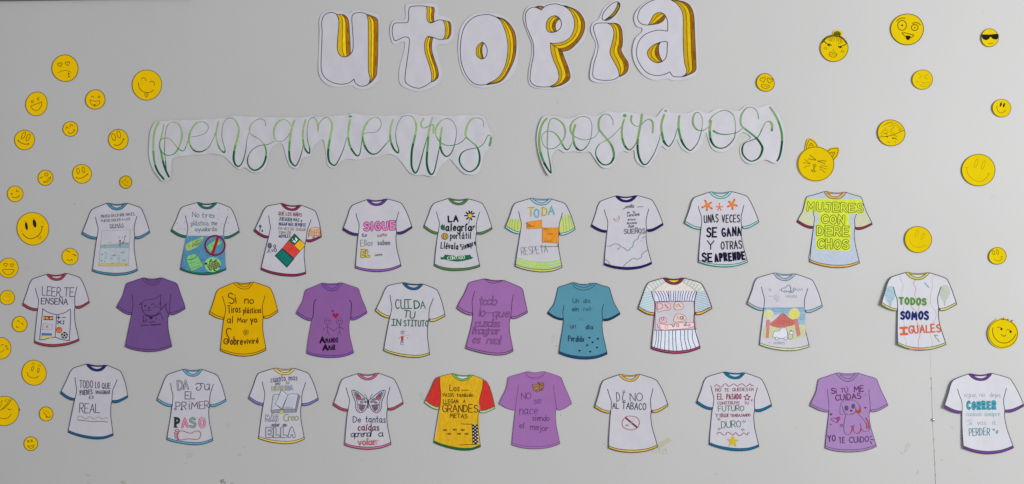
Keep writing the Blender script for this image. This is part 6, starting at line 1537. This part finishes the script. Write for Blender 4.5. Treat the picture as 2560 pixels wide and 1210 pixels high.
L('mouth', [(555, 728), (660, 735), (770, 765), (850, 785), (820, 825), (760, 850), (700, 850), (640, 825), (590, 780)], 18, Q, True, True); P('tongue'); F([(650, 805), (700, 798), (765, 812), (762, 850), (735, 900), (690, 910), (655, 880)], (34, 32, 16), True, 'ink')
TH.finish()
smiley(J10, 250, 208, 101, 104, 0, 'yellow smiley wearing black sunglasses in the upper right corner', 3.4, 1.2, (110, 92, 14))
P('sunglasses'); F([(152, 172), (250, 170), (346, 165), (347, 212), (325, 228), (285, 220), (262, 196), (240, 222), (205, 236), (168, 222), (154, 195)], (30, 30, 22), True, 'ink')
L('mouth', [(232, 268), (245, 276), (270, 276), (286, 268)], 6, (96, 74, 14))
TH.finish()
smiley(J10, 388, 1027, 108, 104, 15, 'yellow smiley with two solid dark oval eyes at the right edge, below the sunglasses face', 3.4, 1.1, (110, 92, 14))
eyes((379, 984), (416, 992), 11, 27, 14, 5, (50, 34, 12), True); L('mouth', [(332, 1000), (336, 1040), (358, 1075), (385, 1082), (412, 1072), (436, 1048)], 6, (110, 86, 14))
TH.finish()
f_ = (196, 168, 8)
smiley(K11, 683, 198, 128, 123, 0, 'yellow smiley with faint squeezed eyes and open mouth, third of the upper right group', 2.8, 1.3, (120, 106, 14))
arcs('eye', [[(630, 118), (675, 152), (640, 180)], [(755, 130), (708, 160), (752, 192)]], 6, f_); L('mouth', [(605, 222), (700, 232), (782, 232), (760, 275), (700, 285), (655, 270)], 6, f_, True, True); S([(660, 272), (690, 252), (735, 255)], 5, f_)
TH.finish()
smiley(K11, 290, 870, 172, 164, 8, 'yellow face with a hatched fringe covering one eye', 2.8, 1.5, (112, 92, 12))
q = (128, 100, 12)
P('fringe'); S([(125, 925), (200, 915), (270, 905), (360, 875), (450, 835)], 8, q)
for a in (((170, 795), (265, 730)), ((270, 745), (300, 728)), ((290, 760), (355, 740)), ((200, 770), (300, 735)), ((180, 850), (225, 805)), ((215, 845), (245, 825)), ((250, 790), (340, 770)), ((280, 830), (330, 795)), ((345, 780), (385, 765)), ((365, 800), (410, 790)), ((380, 825), (425, 815)), ((225, 870), (255, 850)), ((275, 855), (310, 840)), ((150, 880), (185, 855)), ((280, 885), (330, 865)), ((390, 845), (420, 830)), ((160, 905), (180, 890))): S(a, 4.5, q)
P('eye'); S([(195, 880), (220, 872), (240, 890)], 7, q); dot(238, 916, 10, (60, 30, 10)); P('eye'); S([(305, 938), (335, 932), (358, 950)], 8, (90, 60, 12)); dot(312, 938, 9, (60, 30, 10)); S([(315, 905), (340, 902), (365, 918)], 5, q); L('mouth', [(248, 980), (258, 992), (272, 988)], 5, q); S([(338, 978), (345, 990)], 5, q)
TH.finish()
out = ell(600, 690, 385, 365, 5, 30)
def cat_outline():
    o = []
    for p in out:
        a = math.degrees(math.atan2(p[1] - 690, p[0] - 600))
        if -122 < a < -86 or -48 < a < -17: continue
        o.append((a, p))
    o.sort()
    res = []
    for a, p in o:
        if a > -86 and not any(r == (470, 150) for r in res):
            res += [(378, 345), (400, 240), (425, 175), (470, 150), (540, 185), (600, 245), (635, 305)]
        if a > -17 and not any(r == (1072, 340) for r in res):
            res += [(865, 395), (930, 360), (1010, 345), (1072, 340), (1088, 400), (1070, 490), (1030, 560), (985, 600)]
        res.append(p)
    return res
smiley(L12, 600, 690, 385, 365, 5, 'large yellow cat face with pointed ears and whiskers', 2.6, 1.5, (122, 92, 8), wob=.004, extra=cat_outline(), grow_=1.6)
Q = (112, 78, 10)
for a, b, d in (([(395, 365), (402, 290), (430, 215), (468, 162), (530, 190), (590, 245), (628, 312)], [(445, 345), (455, 290), (485, 238), (520, 265), (545, 310)], (495, 292)), ([(862, 410), (920, 370), (1000, 356), (1072, 358), (1072, 430), (1040, 520), (980, 595)], [(900, 455), (950, 440), (1003, 438), (985, 490), (955, 545)], (958, 475))):
    P('ear'); S(a, 14, Q); S(b, 13, Q); dot(d[0], d[1], 10, (140, 120, 14), 16)
arcs('eye', [[(470, 498), (530, 545), (598, 606), (520, 595), (435, 580)], [(822, 630), (740, 622), (640, 628), (710, 655), (795, 682)]], 13, Q)
for a in ([(345, 590), (410, 630), (475, 688)], [(325, 668), (400, 672), (470, 692)], [(345, 768), (400, 742), (465, 728)], [(680, 745), (760, 730), (848, 746)], [(685, 768), (760, 778), (828, 802)], [(680, 802), (740, 828), (795, 880)]): P('whisker'); S(a, 9, Q)
L('nose', [(540, 712), (575, 700), (605, 715), (595, 738), (562, 745)], 12, Q, True, True); L('mouth', [(566, 745), (556, 810)], 16, Q); S([(498, 820), (530, 832), (556, 812), (580, 845), (605, 855)], 11, Q); S([(510, 830), (530, 858), (560, 862), (585, 845)], 11, Q)
TH.finish()
smiley(M13, 660, 658, 418, 400, 6, 'large yellow smiley with faint slanted eyes and a wide thin smile at right', 2.4, 1.5, (112, 94, 10), wob=.01)
f_ = (190, 160, 4)
eyes((605, 488), (785, 525), 34, 115, 17, 9, f_); L('mouth', [(368, 590), (370, 680), (420, 790), (510, 880), (620, 935), (720, 942), (810, 900), (880, 830), (925, 750)], 13, f_); S([(330, 588), (395, 592)], 10, f_); S([(885, 728), (960, 770)], 10, f_)
TH.finish()
smiley(N14, 562, 442, 252, 247, 0, 'yellow smiley with faint face and heavy shadow, above the equality shirt', 3.0, 1.4, (112, 96, 12), wob=.01)
eyes((538, 325), (652, 382), 24, 62, 22, 6, f_); L('mouth', [(400, 455), (425, 510), (480, 562), (560, 588), (630, 582), (692, 552)], 7, f_); S([(395, 460), (412, 450)], 6, f_); S([(682, 530), (698, 572)], 6, f_)
TH.finish()
smiley(N14, 2055, 752, 165, 157, 8, 'small yellow smiley with clear oval eyes and smile turned to the right', 3.0, 1.4, (112, 92, 14), wob=.02)
Q = (110, 84, 14)
eyes((1980, 690), (2055, 678), 22, 45, -15, 8, Q); L('mouth', [(1998, 800), (2020, 832), (2065, 845), (2110, 835), (2136, 800), (2138, 762)], 8, Q); S([(2118, 758), (2150, 765)], 7, Q)
TH.finish()
ex = ell(668, 640, 378, 372, 0, 30)
ex = [p for p in ex if not (p[1] < 360 and 640 < p[0] < 935)]
k_ = next(i for i in range(len(ex)) if ex[i][0] < 660 and ex[i][1] < 300)
res = []
for p in ex:
    res.append(p)
i_ = max(range(len(res)), key=lambda i: -abs(math.atan2(res[i][1] - 640, res[i][0] - 668) - math.radians(-92)) if res[i][0] < 665 else -9)
res = res[:i_] + [(930, 310), (800, 262), (672, 232)][::1] + res[i_:]
smiley(O15, 668, 640, 366, 352, 0, 'yellow face with side-glancing eyes, three hairs on top and a chin curve', 3.6, 1.5, (116, 92, 10), wob=.006, extra=res, grow_=1.2)
Q = (100, 76, 10)
for a in (((682, 250), (686, 290)), ((795, 272), (785, 305)), ((910, 305), (880, 340))): P('hair'); S(a, 18, Q)
for d, l in (((636, 530), [(530, 495), (575, 480), (635, 505)]), ((868, 598), [(762, 555), (810, 545), (870, 570)])):
    P('eye'); S(l, 14, Q); dot(d[0], d[1], 29, (58, 20, 10))
L('nose', [(640, 660), (650, 690), (695, 708), (735, 700), (742, 680)], 17, Q); L('mouth', [(415, 495), (408, 590), (435, 700), (500, 795), (590, 860), (700, 882), (800, 865), (900, 800), (960, 730), (992, 660)], 17, Q)
TH.finish()
